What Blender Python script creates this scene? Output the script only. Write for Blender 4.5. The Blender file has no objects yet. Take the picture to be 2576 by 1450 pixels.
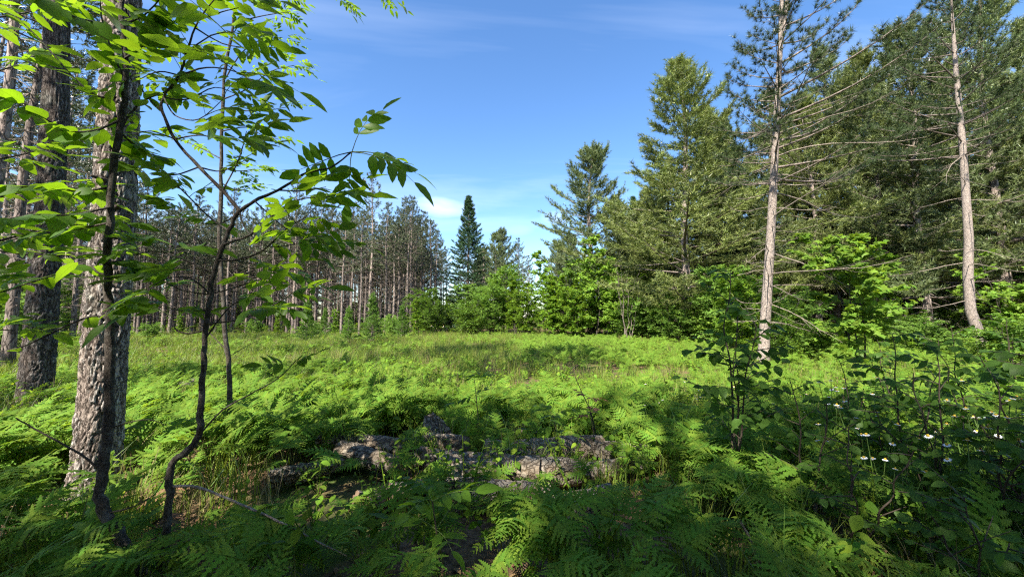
import bpy, math, random
import numpy as np
from mathutils import Vector, Matrix, Euler, noise as mnoise

# ------------------------------------------------------------------ scene, camera, sky, sun, exposure
sc = bpy.context.scene
R = math.radians
CAMZ, PITCH, FPX, CU, CV = 1.6, R(4.5), 950.0, 1287.5, 725.0
cam_d = bpy.data.cameras.new("camera")
cam_d.sensor_width = 36.0
cam_d.lens = 36.0 * FPX / 2575.0
cam_d.clip_start, cam_d.clip_end = 0.05, 3000
cam = bpy.data.objects.new("camera", cam_d)
sc.collection.objects.link(cam)
cam.location = (0, 0, CAMZ)
cam.rotation_euler = (R(90) + PITCH, 0, 0)
sc.camera = cam

SUN_AZ, SUN_EL = R(209), R(47)          # compass-like: clockwise from +Y
SUNV = Vector((math.sin(SUN_AZ) * math.cos(SUN_EL), math.cos(SUN_AZ) * math.cos(SUN_EL), math.sin(SUN_EL)))
w = bpy.data.worlds.new("World"); sc.world = w; w.use_nodes = True
nt = w.node_tree; N = nt.nodes; L = nt.links
for n in list(N): N.remove(n)
out = N.new('ShaderNodeOutputWorld'); bg = N.new('ShaderNodeBackground')
sky = N.new('ShaderNodeTexSky'); sky.sky_type = 'NISHITA'; sky.sun_disc = False
sky.sun_elevation = SUN_EL; sky.sun_rotation = SUN_AZ
sky.air_density = 1.0; sky.dust_density = 0.6; sky.ozone_density = 2.0; sky.altitude = 200
hs = N.new('ShaderNodeHueSaturation'); hs.inputs['Saturation'].default_value = 1.2; hs.inputs['Hue'].default_value = 0.503
L.new(sky.outputs[0], hs.inputs['Color'])
tc = N.new('ShaderNodeTexCoord')
def wmath(op, a, b=None, clamp=False):
    m = N.new('ShaderNodeMath'); m.operation = op; m.use_clamp = clamp
    for i, x in enumerate((a, b)):
        if x is None: continue
        if isinstance(x, (int, float)): m.inputs[i].default_value = x
        else: L.new(x, m.inputs[i])
    return m.outputs[0]
sep = N.new('ShaderNodeSeparateXYZ'); L.new(tc.outputs['Generated'], sep.inputs[0])
zc = wmath('MAXIMUM', sep.outputs[2], 0.03)
cx = wmath('DIVIDE', sep.outputs[0], zc); cy = wmath('DIVIDE', sep.outputs[1], zc)
comb = N.new('ShaderNodeCombineXYZ'); L.new(cx, comb.inputs[0]); L.new(cy, comb.inputs[1])
mp = N.new('ShaderNodeMapping'); mp.inputs['Rotation'].default_value = (0, 0, R(-38)); mp.inputs['Scale'].default_value = (0.35, 1.1, 1)
L.new(comb.outputs[0], mp.inputs[0])
nz = N.new('ShaderNodeTexNoise'); nz.inputs['Scale'].default_value = 0.8; nz.inputs['Detail'].default_value = 6; nz.inputs['Roughness'].default_value = 0.55; nz.inputs['Distortion'].default_value = 0.6
L.new(mp.outputs[0], nz.inputs['Vector'])
wisp = wmath('MULTIPLY', wmath("SUBTRACT", nz.outputs[0], 0.48, True), 0.8, True)
def pxdir(u, v):
    xc, yc = (u - CU) / FPX, (CV - v) / FPX
    d = Vector((xc, math.cos(PITCH) - yc * math.sin(PITCH), math.sin(PITCH) + yc * math.cos(PITCH)))
    return d.normalized()
cloud = wisp
nz2 = N.new('ShaderNodeTexNoise'); nz2.inputs['Scale'].default_value = 9; nz2.inputs['Detail'].default_value = 5
mp2 = N.new('ShaderNodeMapping'); mp2.inputs['Scale'].default_value = (1, 1, 3); L.new(tc.outputs['Generated'], mp2.inputs[0]); L.new(mp2.outputs[0], nz2.inputs['Vector'])
for (u, v, sx, sz, a) in ((1118, 519, 0.085, 0.028, 0.42), (1400, 546, 0.05, 0.02, 0.2), (1300, 575, 0.05, 0.02, 0.1)):
    d = pxdir(u, v)
    dx = wmath('DIVIDE', wmath('SUBTRACT', sep.outputs[0], d.x), sx)
    dz = wmath('DIVIDE', wmath('SUBTRACT', sep.outputs[2], d.z), sz)
    front = wmath('GREATER_THAN', sep.outputs[1], 0.0)
    r2 = wmath('ADD', wmath('MULTIPLY', dx, dx), wmath('MULTIPLY', dz, dz))
    m = wmath('SUBTRACT', 1.0, wmath('ADD', r2, wmath('MULTIPLY', wmath('SUBTRACT', nz2.outputs[0], 0.5), 1.6)), True)
    m = wmath('MULTIPLY', wmath('MULTIPLY', m, a), front)
    cloud = wmath('MAXIMUM', cloud, m)
mixc = N.new('ShaderNodeMixRGB'); mixc.inputs[2].default_value = (6.2, 6.6, 7.4, 1)
L.new(cloud, mixc.inputs[0]); L.new(hs.outputs[0], mixc.inputs[1])
L.new(mixc.outputs[0], bg.inputs[0]); bg.inputs[1].default_value = 0.10
L.new(bg.outputs[0], out.inputs[0])

sun_d = bpy.data.lights.new("sun", 'SUN'); sun_d.energy = 5.0; sun_d.angle = R(0.53); sun_d.color = (1.0, 0.93, 0.82)
sun = bpy.data.objects.new("sun", sun_d); sc.collection.objects.link(sun)
sun.rotation_euler = (-SUNV).to_track_quat('-Z', 'Y').to_euler(); sun.location = (0, 0, 40)

vs = sc.view_settings
vs.view_transform = 'Standard'; vs.look = 'None'; vs.gamma = 1.0; vs.use_curve_mapping = False
vs.exposure = 1.68
sc.render.engine = 'CYCLES'
cy_ = sc.cycles
cy_.max_bounces = 5; cy_.diffuse_bounces = 3; cy_.glossy_bounces = 1; cy_.transmission_bounces = 3; cy_.transparent_max_bounces = 4
cy_.use_denoising = False; cy_.filter_width = 1.25; cy_.use_light_tree = False; cy_.adaptive_threshold = 0.012
cy_.sample_clamp_indirect = 4.0

COL = sc.collection
rnd = random.Random(7)
rng = np.random.default_rng(7)

# ------------------------------------------------------------------ helpers
def px(u, v, Y):
    d = pxdir(u, v); t = Y / d.y
    return Vector((d.x * t, Y, CAMZ + d.z * t))
def gz(x, y):
    return (0.05 * math.sin(0.5 * x + 1) * math.cos(0.4 * y) + 0.035 * math.sin(1.3 * x + 0.7 * y) + 0.03 * math.sin(2.1 * y - 0.9 * x + 2)) * min(1, 60 / (abs(x) + abs(y) + 1))
def gx(u, Y):
    """ground point seen in column u at depth Y"""
    x = (u - CU) / FPX * (Y * math.cos(PITCH) - CAMZ * math.sin(PITCH))
    return Vector((x, Y, gz(x, Y)))
def n2(x, y, s=1.0, o=0.0):
    return mnoise.noise(Vector((x * s + o, y * s - o, o)))

class G:
    def __init__(s): s.v = []; s.t = []; s.q = []; s.uv = []; s.n = 0
    def add(s, V, T=None, Q=None, UV=None):
        V = np.asarray(V, float).reshape(-1, 3)
        if T is not None and len(T): s.t.append(np.asarray(T, int).reshape(-1, 3) + s.n)
        if Q is not None and len(Q): s.q.append(np.asarray(Q, int).reshape(-1, 4) + s.n)
        s.uv.append(np.zeros((len(V), 2)) if UV is None else np.asarray(UV, float))
        s.v.append(V); s.n += len(V)
    def tube(s, pts, rad, sides=6, cap=False):
        P = np.asarray([tuple(p) for p in pts], float); n = len(P)
        rad = np.broadcast_to(np.asarray(rad, float), (n,))
        T = np.gradient(P, axis=0); T /= (np.linalg.norm(T, axis=1, keepdims=True) + 1e-9)
        ref = np.array([0, 0, 1.0]) if abs(T[:, 2]).mean() < 0.8 else np.array([1.0, 0, 0])
        A = np.cross(T, ref); A /= (np.linalg.norm(A, axis=1, keepdims=True) + 1e-9)
        B = np.cross(T, A)
        a = np.arange(sides) * 2 * math.pi / sides
        V = P[:, None, :] + rad[:, None, None] * (np.cos(a)[None, :, None] * A[:, None, :] + np.sin(a)[None, :, None] * B[:, None, :])
        i = np.arange(n - 1)[:, None] * sides; j = np.arange(sides)[None, :]; k = (j + 1) % sides
        Q = np.stack([i + j, i + k, i + k + sides, i + j + sides], -1).reshape(-1, 4)
        V = V.reshape(-1, 3)
        T3 = None
        if cap:
            V = np.vstack([V, P[0], P[-1]]); c0, c1 = n * sides, n * sides + 1
            jj = np.arange(sides); kk = (jj + 1) % sides
            T3 = np.vstack([np.stack([np.full(sides, c0), kk, jj], -1), np.stack([np.full(sides, c1), jj + (n - 1) * sides, kk + (n - 1) * sides], -1)])
        s.add(V, T3, Q)
    def scatter(s, base, pos, d, nr, sc_):
        V0, T0, UV0 = base
        pos = np.asarray(pos, float).reshape(-1, 3)
        if not len(pos): return
        d = np.asarray(d, float).reshape(-1, 3); nr = np.asarray(nr, float).reshape(-1, 3)
        d = d / (np.linalg.norm(d, axis=1, keepdims=True) + 1e-9)
        r = np.cross(d, nr); r /= (np.linalg.norm(r, axis=1, keepdims=True) + 1e-9)
        nn = np.cross(r, d)
        sc_ = np.broadcast_to(np.asarray(sc_, float), (len(pos),))
        V = pos[:, None, :] + sc_[:, None, None] * (V0[None, :, 0:1] * r[:, None, :] + V0[None, :, 1:2] * d[:, None, :] + V0[None, :, 2:3] * nn[:, None, :])
        T = (T0[None] + (np.arange(len(pos)) * len(V0))[:, None, None]).reshape(-1, 3)
        s.add(V.reshape(-1, 3), T, None, np.tile(UV0, (len(pos), 1)))
    def mesh(s, name, mat, smooth=False, uv=False):
        me = bpy.data.meshes.new(name)
        V = np.concatenate(s.v) if s.v else np.zeros((0, 3))
        T = np.concatenate(s.t) if s.t else np.zeros((0, 3), int)
        Q = np.concatenate(s.q) if s.q else np.zeros((0, 4), int)
        me.vertices.add(len(V)); me.vertices.foreach_set('co', V.astype(np.float32).ravel())
        li = np.concatenate([T.ravel(), Q.ravel()]).astype(np.int32)
        me.loops.add(len(li)); me.loops.foreach_set('vertex_index', li)
        st = np.concatenate([np.arange(len(T)) * 3, len(T) * 3 + np.arange(len(Q)) * 4]).astype(np.int32)
        me.polygons.add(len(st)); me.polygons.foreach_set('loop_start', st)
        if smooth: me.polygons.foreach_set('use_smooth', np.ones(len(st), bool))
        if uv:
            ul = me.uv_layers.new(name='UVMap'); U = np.concatenate(s.uv)
            ul.data.foreach_set('uv', U[li].astype(np.float32).ravel())
        me.update(calc_edges=True)
        if mat is not None: me.materials.append(mat)
        return me

def tag(o, label=None, cat=None, group=None, kind=None):
    if label: o['label'] = label
    if cat: o['category'] = cat
    if group: o['group'] = group
    if kind: o['kind'] = kind
    return o
def thing(name, label, cat, loc=(0, 0, 0), rz=0, group=None, scale=1):
    o = bpy.data.objects.new(name, None); COL.objects.link(o); o.empty_display_size = 0.1
    o.location = loc; o.rotation_euler = (0, 0, rz); o.scale = (scale,) * 3
    return tag(o, label, cat, group)
def part(name, me, parent=None, mtx=None, kind=None, label=None):
    o = bpy.data.objects.new(name, me); COL.objects.link(o)
    if parent is not None: o.parent = parent
    if mtx is not None: o.matrix_basis = mtx
    if kind: o['kind'] = kind
    if label: o['label'] = label
    return o
def dup(root, loc, rz=0, scale=1, label=None, group=None):
    kids = KIDS.setdefault(root.name, list(root.children))
    r = root.copy(); COL.objects.link(r); r.location = loc; r.rotation_euler = (0, 0, rz)
    r.scale = scale if hasattr(scale, '__len__') else (scale,) * 3
    if label: r['label'] = label
    if group: r['group'] = group
    for ch in kids:
        c = ch.copy(); COL.objects.link(c); c.parent = r
        for g in KIDS.setdefault(ch.name, list(ch.children)):
            d = g.copy(); COL.objects.link(d); d.parent = c
    return r
KIDS = {}
def frame(d, nr):
    d = Vector(d).normalized(); nr = Vector(nr)
    r = d.cross(nr)
    if r.length < 1e-5: r = d.orthogonal()
    r.normalize(); n = r.cross(d)
    return Matrix((r, d, n)).transposed().to_4x4()

# ------------------------------------------------------------------ materials
def newmat(name):
    m = bpy.data.materials.new(name); m.use_nodes = True
    t = m.node_tree
    for n in list(t.nodes): t.nodes.remove(n)
    return m, t, t.nodes, t.links
def leaf_mat(name, refl, trans, tmix=0.45, var=0.35, gloss=0.05, rough=0.45, hue=0.03, veins=False, clump=0.0, camp=1.2):
    m, t, N, L = newmat(name)
    out = N.new('ShaderNodeOutputMaterial')
    geo = N.new('ShaderNodeNewGeometry'); oi = N.new('ShaderNodeObjectInfo')
    def mth(op, a, b=None):
        n = N.new('ShaderNodeMath'); n.operation = op
        for i, x in enumerate((a, b)):
            if x is None: continue
            if isinstance(x, (int, float)): n.inputs[i].default_value = x
            else: L.new(x, n.inputs[i])
        return n.outputs[0]
    r = geo.outputs['Random Per Island']
    val = mth('ADD', mth('MULTIPLY', mth('SUBTRACT', r, 0.5), var * 2), 1.0)
    val = mth('ADD', val, mth('MULTIPLY', mth('SUBTRACT', oi.outputs['Random'], 0.5), var))
    if clump:
        nz = N.new('ShaderNodeTexNoise'); nz.inputs['Scale'].default_value = clump; nz.inputs['Detail'].default_value = 2
        L.new(geo.outputs['Position'], nz.inputs['Vector'])
        val = mth('MULTIPLY', val, mth('ADD', mth('MULTIPLY', nz.outputs[0], camp), 1.0 - camp / 2))
    if veins:
        uv = N.new('ShaderNodeUVMap'); sp = N.new('ShaderNodeSeparateXYZ'); L.new(uv.outputs[0], sp.inputs[0])
        ax = mth('ABSOLUTE', sp.outputs[0])
        mid = mth('LESS_THAN', ax, 0.05)
        sv = mth('FRACT', mth('SUBTRACT', mth('MULTIPLY', sp.outputs[1], 8.0), mth('MULTIPLY', ax, 2.2)))
        side = mth('MULTIPLY', mth('LESS_THAN', sv, 0.14), 0.5)
        vn = mth('MAXIMUM', mid, side)
        val = mth('MULTIPLY', val, mth('SUBTRACT', 1.0, mth('MULTIPLY', vn, 0.22)))
    h = mth('ADD', 0.5, mth('MULTIPLY', mth('SUBTRACT', mth('FRACT', mth('MULTIPLY', r, 7.31)), 0.5), hue))
    def col(c):
        hsv = N.new('ShaderNodeHueSaturation'); hsv.inputs['Color'].default_value = (*c, 1)
        L.new(h, hsv.inputs['Hue']); L.new(val, hsv.inputs['Value'])
        return hsv.outputs[0]
    df = N.new('ShaderNodeBsdfDiffuse'); tr = N.new('ShaderNodeBsdfTranslucent'); mx = N.new('ShaderNodeMixShader')
    L.new(col(refl), df.inputs[0]); L.new(col(trans), tr.inputs[0])
    mx.inputs[0].default_value = tmix; L.new(df.outputs[0], mx.inputs[1]); L.new(tr.outputs[0], mx.inputs[2])
    last = mx.outputs[0]
    if gloss > 0:
        gl = N.new('ShaderNodeBsdfGlossy'); gl.inputs['Roughness'].default_value = rough
        fr = N.new('ShaderNodeFresnel'); fr.inputs[0].default_value = 1.4
        m2 = N.new('ShaderNodeMixShader'); L.new(mth('MULTIPLY', fr.outputs[0], gloss * 4), m2.inputs[0])
        L.new(last, m2.inputs[1]); L.new(gl.outputs[0], m2.inputs[2]); last = m2.outputs[0]
    L.new(last, out.inputs[0])
    return m
def bark_mat(name, dark, light, scale=8.0, stretch=0.3, bump=0.6, patch=None, objvar=0.3):
    m, t, N, L = newmat(name)
    out = N.new('ShaderNodeOutputMaterial'); b = N.new('ShaderNodeBsdfPrincipled')
    b.inputs['Roughness'].default_value = 0.9; b.inputs['Specular IOR Level'].default_value = 0.2
    tcn = N.new('ShaderNodeTexCoord'); mp = N.new('ShaderNodeMapping'); mp.inputs['Scale'].default_value = (1, 1, stretch)
    L.new(tcn.outputs['Object'], mp.inputs[0])
    nd = N.new('ShaderNodeTexNoise'); nd.inputs['Scale'].default_value = scale * 0.7; nd.inputs['Detail'].default_value = 3
    L.new(mp.outputs[0], nd.inputs['Vector'])
    ad = N.new('ShaderNodeMixRGB'); ad.blend_type = 'LINEAR_LIGHT'; ad.inputs[0].default_value = 0.12
    L.new(mp.outputs[0], ad.inputs[1]); L.new(nd.outputs[1], ad.inputs[2])
    vo = N.new('ShaderNodeTexVoronoi'); vo.feature = 'DISTANCE_TO_EDGE'; vo.inputs['Scale'].default_value = scale
    L.new(ad.outputs[0], vo.inputs['Vector'])
    nz = N.new('ShaderNodeTexNoise'); nz.inputs['Scale'].default_value = scale * 3; nz.inputs['Detail'].default_value = 8; nz.inputs['Roughness'].default_value = 0.65
    L.new(mp.outputs[0], nz.inputs['Vector'])
    rp = N.new('ShaderNodeValToRGB'); rp.color_ramp.elements[0].position = 0.0; rp.color_ramp.elements[1].position = 0.16
    L.new(vo.outputs['Distance'], rp.inputs[0])
    mu = N.new('ShaderNodeMath'); mu.operation = 'MULTIPLY'; L.new(rp.outputs[0], mu.inputs[0]); L.new(nz.outputs[0], mu.inputs[1])
    cr = N.new('ShaderNodeValToRGB'); cr.color_ramp.elements[0].color = (*dark, 1); cr.color_ramp.elements[1].color = (*light, 1)
    cr.color_ramp.elements[0].position = 0.12; cr.color_ramp.elements[1].position = 0.62
    L.new(mu.outputs[0], cr.inputs[0]); c = cr.outputs[0]
    if patch:
        n3 = N.new('ShaderNodeTexNoise'); n3.inputs['Scale'].default_value = scale * 0.5; n3.inputs['Detail'].default_value = 4
        L.new(tcn.outputs['Object'], n3.inputs['Vector'])
        r3 = N.new('ShaderNodeValToRGB'); r3.color_ramp.elements[0].position = 0.5; r3.color_ramp.elements[1].position = 0.62
        L.new(n3.outputs[0], r3.inputs[0])
        mf = N.new('ShaderNodeMath'); mf.operation = 'MULTIPLY'; mf.inputs[1].default_value = 0.6; L.new(r3.outputs[0], mf.inputs[0])
        mm = N.new('ShaderNodeMixRGB'); L.new(mf.outputs[0], mm.inputs[0]); L.new(c, mm.inputs[1]); mm.inputs[2].default_value = (*patch, 1); c = mm.outputs[0]
    if objvar:
        oi = N.new('ShaderNodeObjectInfo'); hv = N.new('ShaderNodeHueSaturation')
        a = N.new('ShaderNodeMath'); a.operation = 'MULTIPLY_ADD'; a.inputs[1].default_value = objvar * 2; a.inputs[2].default_value = 1 - objvar
        L.new(oi.outputs['Random'], a.inputs[0]); L.new(a.outputs[0], hv.inputs['Value']); L.new(c, hv.inputs['Color']); c = hv.outputs[0]
    L.new(c, b.inputs['Base Color'])
    bp = N.new('ShaderNodeBump'); bp.inputs['Strength'].default_value = bump; bp.inputs['Distance'].default_value = 0.03
    L.new(mu.outputs[0], bp.inputs['Height']); L.new(bp.outputs[0], b.inputs['Normal'])
    L.new(b.outputs[0], out.inputs[0])
    return m
def flat_mat(name, c, rough=0.8, noise=0.25, scale=30):
    m, t, N, L = newmat(name)
    out = N.new('ShaderNodeOutputMaterial'); b = N.new('ShaderNodeBsdfPrincipled'); b.inputs['Roughness'].default_value = rough
    b.inputs['Specular IOR Level'].default_value = 0.25
    nz = N.new('ShaderNodeTexNoise'); nz.inputs['Scale'].default_value = scale; nz.inputs['Detail'].default_value = 5
    tcn = N.new('ShaderNodeTexCoord'); L.new(tcn.outputs['Object'], nz.inputs['Vector'])
    hv = N.new('ShaderNodeHueSaturation'); hv.inputs['Color'].default_value = (*c, 1)
    a = N.new('ShaderNodeMath'); a.operation = 'MULTIPLY_ADD'; a.inputs[1].default_value = noise * 4; a.inputs[2].default_value = 1 - noise * 2
    L.new(nz.outputs[0], a.inputs[0]); L.new(a.outputs[0], hv.inputs['Value'])
    L.new(hv.outputs[0], b.inputs['Base Color']); L.new(b.outputs[0], out.inputs[0])
    return m

M = {}
M['ash'] = leaf_mat('ash_leaf', (0.05, 0.11, 0.012), (0.24, 0.42, 0.012), 0.53, 0.2, 0.05, 0.4, 0.02, veins=True)
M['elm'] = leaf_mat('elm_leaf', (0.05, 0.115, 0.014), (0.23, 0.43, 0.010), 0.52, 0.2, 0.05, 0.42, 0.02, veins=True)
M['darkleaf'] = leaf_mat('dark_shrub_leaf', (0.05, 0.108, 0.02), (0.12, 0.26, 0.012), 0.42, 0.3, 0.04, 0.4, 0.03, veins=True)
M["fern"] = leaf_mat("bracken", (0.125, 0.215, 0.028), (0.26, 0.42, 0.025), 0.42, 0.22, 0.02, 0.5, 0.04, clump=0.8, camp=0.7)
M['fernstalk'] = flat_mat('fern_stalk', (0.12, 0.14, 0.04))
M['grass'] = leaf_mat('grass_blade', (0.17, 0.235, 0.04), (0.30, 0.40, 0.035), 0.4, 0.35, 0.02, 0.45, 0.06)
M['drygrass'] = leaf_mat('dry_grass', (0.26, 0.22, 0.10), (0.3, 0.26, 0.1), 0.4, 0.35, 0.02, 0.5, 0.04)
M['forb'] = leaf_mat('forb_leaf', (0.115, 0.21, 0.022), (0.26, 0.40, 0.02), 0.42, 0.35, 0.03, 0.45, 0.05)
M['maple'] = leaf_mat('bright_maple_leaf', (0.135, 0.23, 0.03), (0.28, 0.44, 0.025), 0.42, 0.3, 0.04, 0.4, 0.03)
M['bush'] = leaf_mat('bush_leaf', (0.115, 0.20, 0.035), (0.22, 0.38, 0.025), 0.4, 0.35, 0.04, 0.45, 0.03)
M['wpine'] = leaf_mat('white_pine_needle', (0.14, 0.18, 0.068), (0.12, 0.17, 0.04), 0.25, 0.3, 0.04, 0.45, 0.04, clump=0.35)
M['ypine'] = leaf_mat('sunlit_tone_pine_needle', (0.165, 0.20, 0.058), (0.15, 0.20, 0.035), 0.25, 0.3, 0.04, 0.45, 0.04, clump=0.35)  # lighter copy of the white pine needle, yellow sunlight put into its colour
M['rpine'] = leaf_mat('red_pine_needle', (0.088, 0.108, 0.052), (0.06, 0.09, 0.03), 0.2, 0.35, 0.05, 0.45, 0.05, clump=0.5)
M['spruce'] = leaf_mat('spruce_needle', (0.05, 0.105, 0.04), (0.04, 0.09, 0.025), 0.2, 0.3, 0.04, 0.45, 0.03, clump=0.4)
M['hpine'] = leaf_mat('bare_pine_needle', (0.055, 0.082, 0.030), (0.05, 0.08, 0.02), 0.2, 0.35, 0.03, 0.45, 0.04)
M['fir'] = leaf_mat('young_fir_needle', (0.10, 0.19, 0.025), (0.12, 0.24, 0.02), 0.3, 0.3, 0.04, 0.45, 0.03)
M['brownleaf'] = leaf_mat('withered_leaf', (0.22, 0.12, 0.06), (0.2, 0.1, 0.04), 0.3, 0.35, 0.02, 0.5, 0.05)
M['litter'] = leaf_mat('fallen_leaf', (0.20, 0.12, 0.065), (0.1, 0.06, 0.03), 0.15, 0.5, 0.02, 0.5, 0.05)
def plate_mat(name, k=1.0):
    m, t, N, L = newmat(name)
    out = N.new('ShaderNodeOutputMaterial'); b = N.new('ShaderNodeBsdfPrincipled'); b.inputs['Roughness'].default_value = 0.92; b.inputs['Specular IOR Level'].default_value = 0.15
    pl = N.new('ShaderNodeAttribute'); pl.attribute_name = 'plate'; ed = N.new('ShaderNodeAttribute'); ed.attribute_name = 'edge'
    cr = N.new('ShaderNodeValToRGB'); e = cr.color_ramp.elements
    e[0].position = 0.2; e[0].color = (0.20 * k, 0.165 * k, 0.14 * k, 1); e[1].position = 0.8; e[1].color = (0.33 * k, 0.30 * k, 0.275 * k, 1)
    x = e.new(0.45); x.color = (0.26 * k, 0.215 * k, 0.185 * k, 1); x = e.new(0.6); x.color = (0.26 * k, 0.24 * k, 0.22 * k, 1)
    L.new(pl.outputs['Fac'], cr.inputs[0])
    tcn = N.new('ShaderNodeTexCoord'); mp = N.new('ShaderNodeMapping'); mp.inputs['Scale'].default_value = (1, 1, 0.3); L.new(tcn.outputs['Object'], mp.inputs[0])
    nz = N.new('ShaderNodeTexNoise'); nz.inputs['Scale'].default_value = 55; nz.inputs['Detail'].default_value = 8; nz.inputs['Roughness'].default_value = 0.65; L.new(mp.outputs[0], nz.inputs['Vector'])
    n3 = N.new('ShaderNodeTexNoise'); n3.inputs['Scale'].default_value = 3; n3.inputs['Detail'].default_value = 5; L.new(tcn.outputs['Object'], n3.inputs['Vector'])
    mm = N.new('ShaderNodeMixRGB'); L.new(ed.outputs['Fac'], mm.inputs[0]); mm.inputs[1].default_value = (0.07 * k, 0.053 * k, 0.044 * k, 1); L.new(cr.outputs[0], mm.inputs[2])
    li = N.new('ShaderNodeValToRGB'); li.color_ramp.elements[0].position = 0.58; li.color_ramp.elements[1].position = 0.66; L.new(n3.outputs[0], li.inputs[0])
    lf = N.new('ShaderNodeMath'); lf.operation = 'MULTIPLY'; lf.inputs[1].default_value = 0.35; L.new(li.outputs[0], lf.inputs[0])
    lm = N.new('ShaderNodeMixRGB'); L.new(lf.outputs[0], lm.inputs[0]); L.new(mm.outputs[0], lm.inputs[1]); lm.inputs[2].default_value = (0.24 * k, 0.26 * k, 0.21 * k, 1)
    vd = N.new('ShaderNodeMixRGB'); vd.blend_type = 'LINEAR_LIGHT'; vd.inputs[0].default_value = 0.05; L.new(mp.outputs[0], vd.inputs[1]); L.new(nz.outputs[1], vd.inputs[2])
    vo = N.new('ShaderNodeTexVoronoi'); vo.feature = 'DISTANCE_TO_EDGE'; vo.inputs['Scale'].default_value = 24; L.new(vd.outputs[0], vo.inputs['Vector'])
    vr = N.new('ShaderNodeValToRGB'); vr.color_ramp.elements[0].position = 0.0; vr.color_ramp.elements[0].color = (0.16, 0.13, 0.11, 1); vr.color_ramp.elements[1].position = 0.13; L.new(vo.outputs['Distance'], vr.inputs[0])
    vm = N.new('ShaderNodeMixRGB'); vm.blend_type = 'MULTIPLY'; vm.inputs[0].default_value = 0.85; L.new(lm.outputs[0], vm.inputs[1]); L.new(vr.outputs[0], vm.inputs[2])
    hv = N.new('ShaderNodeHueSaturation'); L.new(vm.outputs[0], hv.inputs['Color'])
    a = N.new('ShaderNodeMath'); a.operation = 'MULTIPLY_ADD'; a.inputs[1].default_value = 1.3; a.inputs[2].default_value = 0.35; L.new(nz.outputs[0], a.inputs[0]); L.new(a.outputs[0], hv.inputs['Value'])
    L.new(hv.outputs[0], b.inputs['Base Color'])
    bp = N.new('ShaderNodeBump'); bp.inputs['Strength'].default_value = 0.9; bp.inputs['Distance'].default_value = 0.012; hm = N.new('ShaderNodeMath'); hm.operation = 'MULTIPLY_ADD'; hm.inputs[1].default_value = 0.5; L.new(nz.outputs[0], hm.inputs[0]); L.new(vr.outputs[0], hm.inputs[2]); L.new(hm.outputs[0], bp.inputs['Height']); L.new(bp.outputs[0], b.inputs['Normal'])
    L.new(b.outputs[0], out.inputs[0]); return m
M['bark_near'] = plate_mat('pine_bark_plates', 1.25); M['bark_near_shade_tone'] = plate_mat('pine_bark_plates_shade_tone', 0.6)  # second copy: same bark, darkened so its colour carries the far trunk's shade
M['bark_pale'] = bark_mat('pine_bark_pale', (0.13, 0.105, 0.09), (0.36, 0.31, 0.265), 22, 0.4, 0.6, patch=(0.32, 0.26, 0.215), objvar=0)
M['bark'] = bark_mat('pine_bark', (0.06, 0.048, 0.04), (0.30, 0.25, 0.215), 9, 0.3, 0.6, patch=(0.26, 0.2, 0.17), objvar=0.35)
M['deadwood'] = bark_mat('dead_branch', (0.13, 0.105, 0.085), (0.32, 0.27, 0.22), 20, 0.6, 0.2, objvar=0.2)
M['deadgrey'] = bark_mat('dead_twig_grey', (0.10, 0.08, 0.065), (0.24, 0.20, 0.17), 12, 0.6, 0.1, objvar=0.2)
M['sapbark'] = bark_mat('sapling_bark', (0.025, 0.020, 0.016), (0.085, 0.07, 0.055), 40, 0.3, 0.4, patch=(0.12, 0.115, 0.1), objvar=0)
M['twig'] = flat_mat('twig_bark', (0.05, 0.038, 0.028))
M['pettwig'] = flat_mat('green_petiole', (0.10, 0.14, 0.04))
M['log'] = bark_mat('log_bark', (0.07, 0.056, 0.042), (0.33, 0.285, 0.225), 13, 1.0, 0.9, patch=(0.17, 0.125, 0.08), objvar=0.2)
M['cut'] = flat_mat('cut_wood', (0.16, 0.11, 0.075), 0.9, 0.3, 14)
M['white'] = flat_mat('daisy_petal', (0.80, 0.80, 0.78), 0.6, 0.03)
M['yellow'] = flat_mat('daisy_disc', (0.62, 0.42, 0.04), 0.7, 0.1)
M['green'] = flat_mat('green_stem', (0.08, 0.14, 0.03), 0.6)

# ------------------------------------------------------------------ leaf bases (along +Y, unit length)
def leaf_base(segs=6, width=0.22, peak=0.42, fold=0.18, droop=0.18, serr=0.0, twist=0.0):
    V = []; T = []; UV = []; rows = []
    for i in range(segs + 1):
        t = i / segs
        if t <= peak: wv = math.sin(0.5 * math.pi * (t / peak)) ** 0.75
        else: wv = max(0.0, math.cos(0.5 * math.pi * ((t - peak) / (1 - peak)))) ** 0.85 * (1 - 0.15 * (t - peak))
        wv *= width
        if serr and 0 < i < segs: wv *= 1 + serr * (1 if i % 2 else -1)
        z = -droop * t * t
        if i in (0, segs):
            rows.append([len(V)]); V.append((0, t, z)); UV.append((0, t))
        else:
            k = len(V); rows.append([k, k + 1, k + 2]); tw = twist * (t - 0.5)
            V += [(-wv, t, z + wv * fold + tw * wv), (0, t, z), (wv, t, z + wv * fold - tw * wv)]
            UV += [(-1, t), (0, t), (1, t)]
    for a, b in zip(rows[:-1], rows[1:]):
        if len(a) == 1 and len(b) == 3: T += [(a[0], b[1], b[0]), (a[0], b[2], b[1])]
        elif len(a) == 3 and len(b) == 3:
            T += [(a[0], a[1], b[1]), (a[0], b[1], b[0]), (a[1], a[2], b[2]), (a[1], b[2], b[1])]
        else: T += [(a[0], a[1], b[0]), (a[1], a[2], b[0])]
    return np.array(V, float), np.array(T, int), np.array(UV, float)
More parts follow.
